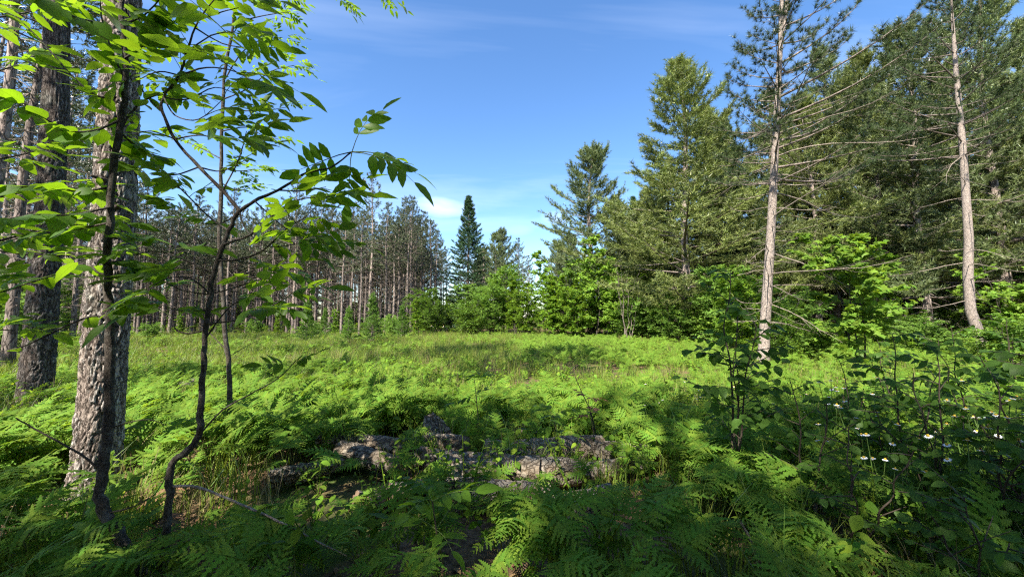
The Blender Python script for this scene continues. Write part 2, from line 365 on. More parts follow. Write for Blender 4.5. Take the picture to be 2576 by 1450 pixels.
def maple_base():
    P = [(0, 0.05), (-0.32, 0.02), (-0.22, 0.22), (-0.62, 0.42), (-0.30, 0.50), (-0.26, 0.62), (0, 1.0), (0.26, 0.62), (0.30, 0.50), (0.62, 0.42), (0.22, 0.22), (0.32, 0.02)]
    V = [(0, 0.32, 0.05)] + [(x, y, -0.12 * (x * x + y * y)) for x, y in P]
    n = len(P)
    T = [(0, 1 + (i + 1) % n, 1 + i) for i in range(n)]
    return np.array(V, float), np.array(T, int), np.zeros((n + 1, 2))
def simple_base(w=0.26):
    V = [(0, 0, 0), (-w, 0.45, 0.05), (0, 0.5, -0.02), (w, 0.45, 0.05), (0, 1, -0.12)]
    T = [(0, 2, 1), (0, 3, 2), (1, 2, 4), (2, 3, 4)]
    return np.array(V, float), np.array(T, int), np.zeros((5, 2))
def tuft_base(n, width, seed, a0=15, a1=75, along=0.5):
    r = random.Random(seed); V = []; T = []
    for i in range(n):
        a = R(a0 + (a1 - a0) * r.random()); ph = r.random() * 2 * math.pi; l = 0.75 + 0.35 * r.random()
        y0 = along * (r.random() - 0.6)
        d = Vector((math.sin(a) * math.cos(ph), math.cos(a), math.sin(a) * math.sin(ph)))
        s = d.cross(Vector((r.gauss(0, 1), r.gauss(0, 1), r.gauss(0, 1)))).normalized() * width
        b = Vector((0, y0, 0)); k = len(V)
        V += [tuple(b - s), tuple(b + s), tuple(b + d * l)]; T.append((k, k + 1, k + 2))
    return np.array(V, float), np.array(T, int), np.zeros((len(V), 2))
MAPLE = maple_base(); SIMPLE = simple_base(); SIMPLE_N = simple_base(0.2)

# ------------------------------------------------------------------ ground
def build_ground():
    xs = np.unique(np.concatenate([np.linspace(-900, -60, 15), np.linspace(-60, -14, 40), np.linspace(-14, 14, 113), np.linspace(14, 60, 40), np.linspace(60, 900, 15)]))
    ys = np.unique(np.concatenate([np.linspace(-400, -30, 8), np.linspace(-30, -1, 20), np.linspace(-1, 20, 85), np.linspace(20, 70, 40), np.linspace(70, 1400, 16)]))
    V = [(x, y, gz(x, y)) for y in ys for x in xs]
    nx = len(xs); i = np.arange(len(ys) - 1)[:, None] * nx; j = np.arange(nx - 1)[None, :]
    Q = np.stack([i + j, i + j + 1, i + j + 1 + nx, i + j + nx], -1).reshape(-1, 4)
    g = G(); g.add(V, None, Q)
    m, t, N, L = newmat('forest_floor')
    out = N.new('ShaderNodeOutputMaterial'); b = N.new('ShaderNodeBsdfPrincipled'); b.inputs['Roughness'].default_value = 0.95; b.inputs['Specular IOR Level'].default_value = 0.1
    tcn = N.new('ShaderNodeTexCoord')
    n1 = N.new('ShaderNodeTexNoise'); n1.inputs['Scale'].default_value = 0.9; n1.inputs['Detail'].default_value = 6
    n2_ = N.new('ShaderNodeTexNoise'); n2_.inputs['Scale'].default_value = 22; n2_.inputs['Detail'].default_value = 8
    for n in (n1, n2_): L.new(tcn.outputs['Object'], n.inputs['Vector'])
    c1 = N.new('ShaderNodeValToRGB'); c1.color_ramp.elements[0].color = (0.045, 0.03, 0.018, 1); c1.color_ramp.elements[1].color = (0.20, 0.13, 0.075, 1)
    c1.color_ramp.elements[0].position = 0.3; c1.color_ramp.elements[1].position = 0.7
    L.new(n2_.outputs[0], c1.inputs[0])
    c2 = N.new('ShaderNodeValToRGB'); c2.color_ramp.elements[0].position = 0.5; c2.color_ramp.elements[1].position = 0.62
    L.new(n1.outputs[0], c2.inputs[0])
    mx = N.new('ShaderNodeMixRGB'); L.new(c2.outputs[0], mx.inputs[0]); L.new(c1.outputs[0], mx.inputs[1]); mx.inputs[2].default_value = (0.055, 0.085, 0.02, 1)
    L.new(mx.outputs[0], b.inputs['Base Color'])
    bp = N.new('ShaderNodeBump'); bp.inputs['Strength'].default_value = 0.7; bp.inputs['Distance'].default_value = 0.04
    L.new(n2_.outputs[0], bp.inputs['Height']); L.new(bp.outputs[0], b.inputs['Normal']); L.new(b.outputs[0], out.inputs[0])
    o = part('ground', g.mesh('ground', m, True)); tag(o, 'brown leaf strewn forest floor under the ferns and grass', 'ground', kind='structure')
build_ground()

# ------------------------------------------------------------------ conifers
def conifer_geo(seed, H, r0, z_live, prof, dz, nbr, e_lo, e_hi, curl, tuft, tl, ntw, ntuft, dead=None, wig=0.15, lean=(0, 0), azbias=None, twigwood=False, tip=0.015, tube_sides=8, trunk_pts=None, f0=0.3, droop=0.0, whorl=0.0):
    r = random.Random(seed)
    nseg = 14
    if trunk_pts is None:
        ph = r.random() * 6
        trunk_pts = [Vector((lean[0] * (k / nseg) * H + wig * math.sin(ph + k * 0.6) * (k / nseg), lean[1] * (k / nseg) * H + wig * math.cos(ph * 1.3 + k * 0.5) * (k / nseg), H * k / nseg)) for k in range(nseg + 1)]
        trunk_pts[0] = Vector((0, 0, -0.15))
    zs = [p.z for p in trunk_pts]
    def at(z):
        for k in range(len(zs) - 1):
            if zs[k] <= z <= zs[k + 1]:
                f = (z - zs[k]) / (zs[k + 1] - zs[k] + 1e-9); return trunk_pts[k].lerp(trunk_pts[k + 1], f)
        return trunk_pts[-1].copy()
    def rad(z): return max(tip, r0 * (1 - 0.80 * max(0, z) / H) ** 0.9 * (1 + 0.35 * math.exp(-max(z, 0) * 3)) * (1 if z < 0.85 * H else max(0.25, (H - z) / (0.15 * H))))
    gt = G(); gb = G(); gn = G(); deadl = []
    zz = sorted(set([zs[0], zs[0] + 0.3, zs[0] + 0.8] + zs)); zz = [z for z in zz]
    gt.tube([at(z) for z in zz], [rad(z) for z in zz], tube_sides)
    pos = []; dr = []
    z = z_live
    while z < H - 0.25:
        t = (z - z_live) / (H - z_live)
        nb = max(3, int(round(nbr + r.uniform(-1, 1)))); a0 = r.random() * 6.28; wf = 1 + r.uniform(-whorl, whorl * 0.6)
        for b in range(nb):
            az = a0 + b * 6.283 / nb + r.uniform(-0.35, 0.35)
            l = prof(t) * wf * r.uniform(0.65, 1.25)
            if azbias: l *= azbias(az, z)
            if l < 0.12: continue
            e0 = e_lo + (e_hi - e_lo) * t + r.uniform(-10, 10); n = 6
            p = at(z + r.uniform(-0.12, 0.12)); P = [p.copy()]; D = []
            wob = r.uniform(-0.25, 0.25)
            for k in range(n):
                f = (k + 0.5) / n
                e = R(e0 + curl * f * f - droop * math.sin(f * 3.14)); a = az + wob * f
                d = Vector((math.cos(a) * math.cos(e), math.sin(a) * math.cos(e), math.sin(e)))
                p = p + d * (l / n); P.append(p.copy()); D.append(d)
            rb = 0.006 + 0.011 * l
            gb.tube(P, np.linspace(rb, 0.004, n + 1), 4 if twigwood else 3)
            m = max(2, int(ntw * (0.4 + 0.6 * l / max(prof(0.1), 0.1))))
            for i in range(m):
                f = f0 + (1 - f0) * (i + r.random()) / m
                k = min(n - 1, int(f * n)); q = P[k].lerp(P[k + 1], f * n - k); d = D[k]
                side = 1 if i % 2 else -1
                ang = side * r.uniform(0.5, 1.15)
                td = Vector((d.x * math.cos(ang) - d.y * math.sin(ang), d.x * math.sin(ang) + d.y * math.cos(ang), d.z * 0.7 + r.uniform(-0.05, 0.35)))
                td.normalize(); L_ = tl * r.uniform(0.5, 1.2) * (1.15 - 0.55 * f) * min(1, 0.5 + l * 0.4)
                if twigwood: gb.tube([q, q + td * L_ * 0.5 + Vector((0, 0, 0.02)), q + td * L_ + Vector((0, 0, 0.06))], [0.006, 0.005, 0.003], 3)
                for j in range(ntuft):
                    s = (j + 1) / ntuft
                    pos.append(q + td * (L_ * s) + Vector((r.gauss(0, 0.03), r.gauss(0, 0.03), r.gauss(0, 0.03) + 0.05 * s)))
                    dr.append(td + Vector((r.gauss(0, .25), r.gauss(0, .25), 0.3 + r.gauss(0, .2))))
            pos.append(P[-1]); dr.append(D[-1])
        z += dz * r.uniform(0.75, 1.25)
    # leader
    for k in range(6):
        pos.append(at(H - 0.12 * k)); dr.append(Vector((r.gauss(0, .3), r.gauss(0, .3), 1)))
    bases, size = tuft
    pos = np.array([tuple(p) for p in pos]); dr = np.array([tuple(p) for p in dr])
    idx = rng.integers(0, len(bases), len(pos))
    for k, bs in enumerate(bases):
        s = idx == k
        nr = rng.normal(size=(s.sum(), 3))
        gn.scatter(bs, pos[s], dr[s], nr, size * rng.uniform(0.7, 1.25, s.sum()))
    if dead:
        z0, z1, ddz, nn, lf = dead
        z = z0
        while z < z1:
            nb = max(1, int(round(nn + r.uniform(-1.2, 1.2)))); a0 = r.random() * 6.28
            for b in range(nb):
                az = a0 + b * 6.283 / nb + r.uniform(-0.5, 0.5)
                l = lf(z, az) * r.uniform(0.15, 1.3)
                if l < 0.1: continue
                e0 = r.uniform(-20, 22); cu = r.uniform(-30, 45); n = 7
                p = at(z + r.uniform(-0.15, 0.15)); P = [p.copy()]; wob = r.uniform(-0.5, 0.5); D = []
                for k in range(n):
                    f = (k + 0.5) / n; e = R(e0 - 14 * math.sin(f * 3.1) + cu * f * f + r.uniform(-6, 6)); a = az + wob * f + r.uniform(-0.08, 0.08)
                    d = Vector((math.cos(a) * math.cos(e), math.sin(a) * math.cos(e), math.sin(e))); p = p + d * (l / n); P.append(p.copy()); D.append(d)
                deadl.append((P, D, l))
            z += ddz * r.uniform(0.7, 1.3)
    return gt, gb, gn, deadl
def dead_tubes(g, P, D, l, r, sides=4, subs=4, thick=1.0):
    n = len(P) - 1
    g.tube(P, np.linspace((0.007 + 0.006 * l) * thick, 0.004 * thick, n + 1), sides)
    for i in range(subs):
        f = r.uniform(0.25, 0.95); k = min(n - 1, int(f * n)); q = P[k].lerp(P[k + 1], f * n - k); d = D[k]
        a = r.choice((-1, 1)) * r.uniform(0.4, 1.1); L_ = l * r.uniform(0.1, 0.35)
        td = Vector((d.x * math.cos(a) - d.y * math.sin(a), d.x * math.sin(a) + d.y * math.cos(a), d.z + r.uniform(-0.3, 0.4))).normalized()
        g.tube([q, q + td * L_ * 0.5, q + td * L_ + Vector((0, 0, r.uniform(-0.05, 0.12)))], [0.006 * thick, 0.004 * thick, 0.0025 * thick], 3)

TUFT_FAR = [tuft_base(11, 0.085, s, 15, 80) for s in (1, 2, 3)]
TUFT_WP = [tuft_base(18, 0.055, s, 10, 85, 0.9) for s in (4, 5, 6)]
TUFT_NEAR = [tuft_base(34, 0.028, s, 20, 80, 0.35) for s in (7, 8, 9)]
TUFT_SP = [tuft_base(10, 0.11, s, 25, 70, 1.2) for s in (10, 11, 12)]

def make_conifer(name, label, cat, needle, bark, group=None, deadmat='deadgrey', deadsubs=3, deadthick=1.3, **kw):
    gt, gb, gn, deadl = conifer_geo(**kw)
    t = thing(name, label, cat, (0, -200, 0), 0, group)
    part('trunk', gt.mesh('trunk', M[bark], True), t)
    r = random.Random(kw['seed'] + 99)
    for d in deadl: dead_tubes(gb, *d, r, 3, deadsubs, deadthick)
    part('branchwork', gb.mesh('branchwork', M[deadmat], True), t, kind='stuff')
    part('crown', gn.mesh('crown', M[needle]), t, kind='stuff')
    return t
RED_LABEL = 'tall straight red pine with bare grey trunk standing in the dense plantation'
red = []
for s in range(6):
    H = (15.2, 16.4, 14.6, 15.8, 16.8, 15.0)[s]
    red.append(make_conifer('red_pine', RED_LABEL, 'tree', 'rpine', 'bark', 'red pines of the plantation', seed=20 + s, H=H, r0=0.15, z_live=H * (0.50 + 0.04 * (s % 3)),
        prof=lambda t: 2.3 * (1 - t) ** 0.5 * (0.55 + 0.45 * min(1, t * 4)), dz=0.62, nbr=4.2, e_lo=0, e_hi=45, curl=30, tuft=(TUFT_FAR, 0.20), tl=0.5, ntw=7, ntuft=2, f0=0.5, whorl=0.35,
        dead=(2.0, H * 0.6, 0.42, 3.4, lambda z, a: 1.35 if z > 3 else 0.8), wig=0.12, lean=(random.Random(s).uniform(-.012, .012), random.Random(s + 5).uniform(-.012, .012))))
WL = {'wp': 'white pine'}
white = []
for s in range(4):
    H = (18.9, 17.6, 19.5, 18.0)[s]
    white.append(make_conifer('white_pine', 'tall soft needled white pine in the mixed wood beside the bracken', 'tree', ('ypine', 'wpine', 'wpine', 'ypine')[s], 'bark', 'white pines of the mixed wood', seed=40 + s, H=H, r0=0.2, z_live=2.2 + 0.5 * s,
        prof=lambda t: 5.5 * (1 - t) ** 0.82 * (0.75 + 0.25 * min(1, t * 5)), dz=0.85, nbr=4.8, e_lo=-6, e_hi=50, curl=30, tuft=(TUFT_WP, 0.25), tl=1.15, ntw=19, ntuft=5, f0=0.22, whorl=0.4,
        dead=(1.0, 4.5, 0.5, 3, lambda z, a: 2.0), wig=0.2))
spruce = make_conifer('spruce_tree', 'dark narrow pointed spruce rising above the leafy bushes', 'tree', 'spruce', 'bark', seed=60, H=15.8, r0=0.17, z_live=1.0,
    prof=lambda t: 3.2 * (1 - t) ** 0.85, dz=0.33, nbr=6, e_lo=-18, e_hi=45, curl=22, tuft=(TUFT_SP, 0.17), tl=0.5, ntw=13, ntuft=4, f0=0.25, wig=0.05)
fir = make_conifer('young_fir', 'bright green young fir sapling in the clearing before the plantation', 'tree', 'fir', 'bark', 'young firs at the clearing edge', seed=61, H=3.4, r0=0.035, z_live=0.3,
    prof=lambda t: 0.85 * (1 - t) ** 0.9, dz=0.2, nbr=5.5, e_lo=5, e_hi=50, curl=15, tuft=(TUFT_SP, 0.10), tl=0.28, ntw=7, ntuft=3, f0=0.2, wig=0.03, tip=0.006)

def hide_protos(): pass
def place(proto, u, Y, rz, scale=1, label=None, group=None, first=set()):
    loc = gx(u, Y)
    return put(proto, loc, rz, scale, label, group)
USED = set(); DEF = {}
def put(proto, loc, rz, scale=1, label=None, group=None):
    if proto.name not in USED:
        DEF[proto.name] = (proto.get('label'), proto.get('group'))
    dl, dg = DEF[proto.name]
    if label is None: label = dl; group = group or dg
    if proto.name not in USED:
        USED.add(proto.name)
        KIDS.setdefault(proto.name, list(proto.children))
        proto.location = loc; proto.rotation_euler = (0, 0, rz); proto.scale = scale if hasattr(scale, '__len__') else (scale,) * 3
        o = proto
    else: o = dup(proto, loc, rz, scale)
    o['label'] = label
    if group: o['group'] = group
    elif 'group' in o: del o['group']
    return o

# plantation block on the left
rr = random.Random(3)
cnt = 0
FRONT = ('straight red pine with sunlit bare trunk in the front rows of the plantation', 'front row pines of the plantation')
INNER = ('straight red pine with brown shaded trunk inside the plantation behind its front rows', 'inner pines of the plantation')
DEEP = ('red pine barely seen in the gloom at the very back of the plantation', 'back pines of the plantation')
for iy in range(15):
    for ix in range(24):
        x = -54 + ix * 2.0 + (iy % 2) * 0.4; y = 38 + iy * 2.1 + max(0, (-26 - x)) * -0.42
        x += rr.uniform(-0.35, 0.35); y += rr.uniform(-0.3, 0.3)
        edge = -9.6 - 0.03 * (y - 38)
        if x > edge or rr.random() < 0.1: continue
        if y > 53 and rr.random() < 0.35: continue
        if x / y < -1.5: continue
        if x > edge - 4 and y < 41 and rr.random() < 0.35: continue
        put(red[rr.randrange(6)], (x, y, gz(x, y)), rr.uniform(0, 6.28), (lambda q: (q * rr.uniform(0.8, 1.25), q * rr.uniform(0.8, 1.25), q * rr.uniform(0.9, 1.06)))(rr.uniform(0.82, 0.93)), *(FRONT if iy < 2 else INNER if iy < 8 else DEEP)); cnt += 1
# nearer pines on the far left, behind the two big trunks
NEARL = 'red pine with many dead grey side branches behind the two big trunks'
for (u, Y, s) in ((15, 11, 1.0), (-60, 9.5, 1.0), (70, 17, 0.95), (120, 21, 1.0), (180, 24, 0.95), (215, 19.5, 0.9), (30, 20, 1.0), (-20, 24, 1.05), (150, 29, 1), (60, 26, 1), (235, 27, 1), (110, 15, 0.85), (-80, 16, 1), (200, 31, 1.0), (5, 30, 1.05), (290, 29, 0.95)):
    put(red[rr.randrange(6)], gx(u, Y), rr.uniform(0, 6.28), s, NEARL, 'pines behind the two big trunks')
# lone pale edge pines
for (u, Y, s) in ((857, 34, 0.76), (903, 33, 0.74), (1022, 37, 0.78), (968, 36, 0.80), (720, 35, 0.8), (742, 36, 0.8), (1000, 39, 0.82), (1045, 41, 0.78)):
    put(red[rr.randrange(6)], gx(u, Y), rr.uniform(0, 6.28), s, 'slender pale trunked pine at the sunlit edge of the plantation', 'edge pines of the plantation')
# spruce and white pines
put(spruce, gx(1176, 43), 0, (1.2, 1.2, 1.0))
put(white[2], gx(1245, 42), 1.0, (0.62, 0.62, 0.57), 'short bushy white pine close behind the pointed spruce', None)
put(white[1], gx(1490, 34), 2.2, (1.3, 1.3, 1.02), 'lone open white pine standing between the spruce and the tall wood')
put(white[0], gx(1735, 25), 0.6, (1.5, 1.5, 1.0), 'big sunlit white pine with a ragged top at the corner of the wood')
put(spruce, gx(1848, 29), 2.0, (1.05, 1.05, 1.1), 'dark dense spruce between the big white pine and the bare pine')
put(spruce, gx(1600, 36), 1.0, (0.8, 0.8, 0.85), 'dark spruce half hidden behind the pale dead stems')
GW = 'white pines of the mixed wood'
for (u, Y, k, s, sz) in ((1630, 33, 3, 0.8, 0.72), (1990, 30, 1, 1.0, 1.0), (2110, 25, 2, 1.0, 1.0), (2230, 22, 3, 1.0, 0.98), (2330, 28, 1, 1.0, 1.0), (2170, 34, 0, 1, 1), (2050, 38, 2, 1, 1), (1900, 38, 3, 1, 1), (2450, 30, 2, 1, 1), (2690, 19, 0, 0.95, 0.95), (2620, 30, 3, 1, 1), (2400, 40, 0, 1, 1), (2280, 40, 2, 1, 1), (2800, 26, 1, 1, 1), (2560, 42, 1, 1, 1), (1780, 44, 1, .9, .9), (1680, 48, 2, .9, .9), (1560, 46, 0, .8, .8), (2340, 20.5, 1, 1.1, 1.1), (2545, 19.5, 2, 1.1, 1.12), (2065, 24, 3, 1.0, 0.9), (1960, 27, 2, 1.0, 0.95), (2190, 26, 1, 1.1, 1.05), (2440, 24, 3, 1.1, 1.05), (2290, 33, 0, 1.1, 1.05), (2600, 25, 1, 1.1, 1.1), (1815, 33, 2, 1.0, 0.95), (1660, 37, 1, 0.9, 0.75), (1800, 28, 0, 1.15, 0.88), (1690, 29, 3, 1.1, 0.72), (1560, 35, 0, 1.0, 0.68)):
    put(white[k], gx(u, Y), rr.uniform(0, 6.28), (s, s, sz * rr.uniform(0.95, 1.05)), 'white pine standing behind and left of the pale bare pine' if u < 1930 else 'bushy white pine filling the wood between the two pale bare pines' if u < 2420 else 'tall white pine darkening the wood behind the pine with the curved foot', GW)

# hero pines -------------------------------------------------------
def hero_pine(label, seed, pts_px, Y, H, r0, z_live, lmax, azb, dead, bark, curl=30, fork=None, dens=1.0):
    W = [px(u, v, Y) for u, v in pts_px]
    base = W[0].copy(); d0 = (W[1] - W[0]); base = W[0] - d0 * ((W[0].z - gz(W[0].x, Y)) / d0.z)
    loc = [Vector((0, 0, -0.2))] + [p - base for p in W if p.z - base.z > 0.05]
    dl = (loc[-1] - loc[-3]); dl = dl / dl.z
    while loc[-1].z < H - 1: loc.append(loc[-1] + dl * min(1.5, H - loc[-1].z))
    gt, gb, gn, deadl = conifer_geo(seed=seed, H=loc[-1].z, r0=r0, z_live=z_live, prof=lambda t: lmax * (1 - t) ** 0.6, dz=0.5 / dens, nbr=4.2, e_lo=2, e_hi=45, curl=curl, tuft=(TUFT_NEAR, 0.19), tl=0.6, ntw=10, ntuft=3, dead=dead, azbias=azb, twigwood=True, trunk_pts=loc, tube_sides=20, f0=0.45)
    t = thing('bare_pine', label, 'tree', base)
    if fork:
        z, off = fork
        q = min(loc, key=lambda p: abs(p.z - z))
        gt.tube([q, q + Vector((off * 0.5, 0, 0.5)), q + Vector((off, 0, 1.2)), q + Vector((off * 1.4, 0.1, 3.0)), q + Vector((off * 1.8, 0.1, 5.0))], [r0 * 0.4, r0 * 0.38, r0 * 0.34, r0 * 0.25, 0.02], 12)
    part('trunk', gt.mesh('trunk', M[bark], True), t)
    r = random.Random(seed + 1)
    for P, D, l in deadl:
        g = G(); dead_tubes(g, P, D, l, r, 5, 7, 0.85); part('dead_branch', g.mesh('dead_branch', M['deadwood'], True), t)
    part('branchwork', gb.mesh('branchwork', M['deadgrey'], True), t, kind='stuff')
    part('crown', gn.mesh('crown', M['hpine']), t, kind='stuff')
    return t
hero_pine('pale bare trunked pine hung with dead branches beside the big sunlit white pine', 301,
    [(1923, 830), (1930, 720), (1940, 560), (1948, 400), (1955, 250), (1963, 100), (1966, 0)], 12.0, 15.5, 0.155, 6.0, 3.0,
    lambda a, z: 1.0 + 0.45 * math.cos(a), (1.5, 9.5, 0.38, 3.6, lambda z, a: (2.3 + 0.9 * math.cos(a)) * (1 if z > 2.2 else 0.6)), 'bark_pale', fork=(10.2, 0.28))
hero_pine('pale pine with a trunk curved at the foot in the shady end of the wood', 302,
    [(2474, 885), (2462, 840), (2440, 780), (2434, 690), (2436, 600), (2428, 480), (2420, 360), (2404, 180), (2392, 0)], 15.5, 17.5, 0.18, 8.5, 2.6,
    lambda a, z: 1.0 - 0.3 * math.cos(a), (2.5, 11, 0.75, 2.4, lambda z, a: 2.3), 'bark_pale')

# the two big trunks at left -----------------------------------------
def big_trunk(label, seed, pts_px, Y, r0, r1, H, seg_u, seg_v, amp, bark):
    W = [px(u, v, Y) for u, v in pts_px]
    d0 = W[1] - W[0]; base = W[0] - d0 * ((W[0].z - gz(W[0].x, Y)) / d0.z)
    loc = [p - base for p in W]
    dl = (loc[-1] - loc[0]) / (loc[-1].z - loc[0].z)
    z = np.concatenate([np.linspace(-0.15, 5.2, seg_v), np.linspace(5.3, H, 40)])
    kz = [p.z for p in loc]
    cxs = np.interp(z, [-0.2] + kz + [H], [-0.2 * dl.x] + [p.x for p in loc] + [loc[-1].x + dl.x * (H - kz[-1])])
    cys = np.interp(z, [-0.2] + kz + [H], [0] + [p.y for p in loc] + [0])
    rad = (r0 + (r1 - r0) * np.clip(z / 5, 0, 1)) * np.where(z > 5, np.clip(1 - 0.75 * (z - 5) / (H - 5), 0.1, 1), 1) * (1 + 0.22 * np.exp(-np.maximum(z, 0) * 3.0))
    a = np.arange(seg_u) * 2 * math.pi / seg_u
    V = np.zeros((len(z), seg_u, 3)); PL = np.zeros((len(z), seg_u)); ED = np.zeros((len(z), seg_u))
    for i, zz in enumerate(z):
        for j, aa in enumerate(a):
            ca, sa = math.cos(aa), math.sin(aa); rr_ = rad[i]
            p = Vector((ca * rr_ * 15 + seed, sa * rr_ * 15, zz * 4.6))
            p += 0.8 * mnoise.noise_vector(p * 0.7) + 0.35 * mnoise.noise_vector(p * 2.3)
            dd, c1 = mnoise.voronoi(p); e = min(1.0, (dd[1] - dd[0]) * 4.5)
            p2 = Vector((p.x * 2.1, p.y * 2.1, p.z * 1.7)); d2, c2 = mnoise.voronoi(p2); e2 = min(1.0, (d2[1] - d2[0]) * 4.0)
            k1 = mnoise.noise(c1[0] * 7.7); k2 = mnoise.noise(c2[0] * 5.3)
            PL[i, j] = 0.5 + 0.3 * k1 + 0.6 * k2; ED[i, j] = min(1, e * 2.2) * (0.4 + 0.6 * min(1, e2 * 1.4))
            h = amp * (0.6 * e + 0.5 * k1 * e + 0.3 * e2 + 0.6 * k2 * e2 - 0.4) + amp * 0.2 * mnoise.noise(p2 * 2.5) + 0.02 * mnoise.noise(Vector((ca, sa, zz * 0.7 + seed)))
            V[i, j] = (cxs[i] + ca * (rr_ + h), cys[i] + sa * (rr_ + h), zz)
    i = np.arange(len(z) - 1)[:, None] * seg_u; j = np.arange(seg_u)[None, :]; k = (j + 1) % seg_u
    Q = np.stack([i + j, i + k, i + k + seg_u, i + j + seg_u], -1).reshape(-1, 4)
    g = G(); g.add(V.reshape(-1, 3), None, Q)
    t = thing('big_pine', label, 'tree', base)
    me = g.mesh('trunk', M[bark], True)
    for nm, arr in (('plate', PL), ('edge', ED)):
        at_ = me.attributes.new(nm, 'FLOAT', 'POINT'); at_.data.foreach_set('value', arr.astype(np.float32).ravel())
    part('trunk', me, t)
    r = random.Random(seed)
    for b in range(9):   # broken branch stubs
        zz = r.uniform(0.8, 5.0); aa = r.uniform(2.6, 6.2); c = Vector((np.interp(zz, z, cxs), np.interp(zz, z, cys), zz)); d = Vector((math.cos(aa), math.sin(aa), r.uniform(-0.1, 0.3)))
        rr_ = float(np.interp(zz, z, rad)); gs = G(); gs.tube([c + d * rr_ * 0.8, c + d * (rr_ + 0.02), c + d * (rr_ + r.uniform(0.03, 0.12))], [0.028, 0.02, 0.012], 6, True)
        part('branch_stub', gs.mesh('branch_stub', M['sapbark'], True), t)
    # crown high above the picture
    top = Vector((float(cxs[-1]), float(cys[-1]), H))
    gt, gb, gn, dl2 = conifer_geo(seed=seed + 3, H=H, r0=0.02, z_live=H * 0.55, prof=lambda t: 3.0 * (1 - t) ** 0.6, dz=0.5, nbr=4.5, e_lo=0, e_hi=45, curl=28, tuft=(TUFT_FAR, 0.26), tl=0.6, ntw=8, ntuft=3, lean=(top.x / H, top.y / H), wig=0)
    part('branchwork', gb.mesh('branchwork', M['deadgrey'], True), t, kind='stuff'); part('crown', gn.mesh('crown', M['rpine']), t, kind='stuff')
    return t
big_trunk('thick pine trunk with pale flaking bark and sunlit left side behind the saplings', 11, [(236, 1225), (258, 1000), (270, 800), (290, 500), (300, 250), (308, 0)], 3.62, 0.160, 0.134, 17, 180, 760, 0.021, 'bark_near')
big_trunk('thick shaded pine trunk standing behind the flaking sunlit one', 23, [(88, 1000), (100, 850), (118, 600), (140, 300), (146, 0)], 6.3, 0.185, 0.155, 17, 120, 420, 0.020, 'bark_near_shade_tone')

# ------------------------------------------------------------------ broadleaf bushes and trees
def broadleaf_geo(seed, H, spread, nst, base, lsize, nbr, ntw, nlf, tilt=0.35, bare=0.1, stem_r=0.03, column=False):
    r = random.Random(seed); gw = G(); gl = G(); pos = []; dr = []; nr = []
    for s in range(nst):
        a = r.random() * 6.28; off = spread * (0.08 if nst > 1 else 0) * r.random()
        h = H * (r.uniform(0.65, 1.0) if s else 1.0); out_ = spread * (r.uniform(0.1, 0.6) if nst > 1 else 0.05)
        P = []; n = 8
        for k in range(n + 1):
            f = k / n; P.append(Vector((math.cos(a) * (off + out_ * f ** 1.4) + 0.04 * h * math.sin(f * 5 + s), math.sin(a) * (off + out_ * f ** 1.4) + 0.03 * h * math.cos(f * 4 + s), h * f - (0.08 if k == 0 else 0))))
        gw.tube(P, np.linspace(stem_r * h / H, 0.006, n + 1), 5)
        nb = max(3, int(nbr * h / H))
        for b in range(nb):
            f = bare + (1 - bare) * (b + r.random()) / nb
            k = min(n - 1, int(f * n)); q = P[k].lerp(P[k + 1], f * n - k); az = r.random() * 6.28
            prof = math.sin(math.pi * min(1, (0.12 + f * 0.88))) ** 0.6 if not column else (1 - f) ** 0.5
            l = spread * (0.75 if nst == 1 else 0.55) * (0.25 + 0.75 * prof) * r.uniform(0.6, 1.2)
            e = R(r.uniform(8, 45)); m = 5; p = q.copy(); Pb = [p.copy()]; D = []
            for j in range(m):
                d = Vector((math.cos(az) * math.cos(e), math.sin(az) * math.cos(e), math.sin(e))); p = p + d * l / m; Pb.append(p.copy()); D.append(d); e -= R(r.uniform(-2, 12)); az += r.uniform(-.2, .2)
            gw.tube(Pb, np.linspace(0.004 + 0.006 * l, 0.003, m + 1), 3)
            for w_ in range(ntw):
                f2 = 0.25 + 0.75 * (w_ + r.random()) / ntw; j = min(m - 1, int(f2 * m)); q2 = Pb[j].lerp(Pb[j + 1], f2 * m - j); d = D[j]
                an = r.choice((-1, 1)) * r.uniform(0.3, 1.2)
                td = Vector((d.x * math.cos(an) - d.y * math.sin(an), d.x * math.sin(an) + d.y * math.cos(an), d.z + r.uniform(-0.45, 0.7))).normalized()
                tl = l * r.uniform(0.18, 0.42)
                for i in range(nlf):
                    sgn = 1 if i % 2 else -1
                    pos.append(q2 + td * (tl * (i + 1) / nlf) + Vector((r.gauss(0, .02), r.gauss(0, .02), r.gauss(0, .02))))
                    an2 = sgn * r.uniform(0.3, 1.2)
                    dr.append(Vector((td.x * math.cos(an2) - td.y * math.sin(an2), td.x * math.sin(an2) + td.y * math.cos(an2), td.z - r.uniform(0.0, 0.55))))
                    nr.append(Vector((r.gauss(0, tilt * 1.8) - 0.35, r.gauss(0, tilt * 1.8) - 0.65, 1)))
    pos = np.array([tuple(p) for p in pos]); dr = np.array([tuple(p) for p in dr]); nr = np.array([tuple(p) for p in nr])
    gl.scatter(base, pos, dr, nr, lsize * rng.uniform(0.65, 1.2, len(pos)))
    return gw, gl
def make_broadleaf(name, label, cat, mat, group=None, **kw):
    gw, gl = broadleaf_geo(**kw)
    t = thing(name, label, cat, (0, -200, 0), 0, group)
    part('trunk' if kw['nst'] == 1 else 'stem_cluster', gw.mesh('stems', M['sapbark'], True), t, kind='stuff')
    part('crown', gl.mesh('crown', M[mat]), t, kind='stuff')
    return t
BG = 'leafy bushes along the clearing edge'
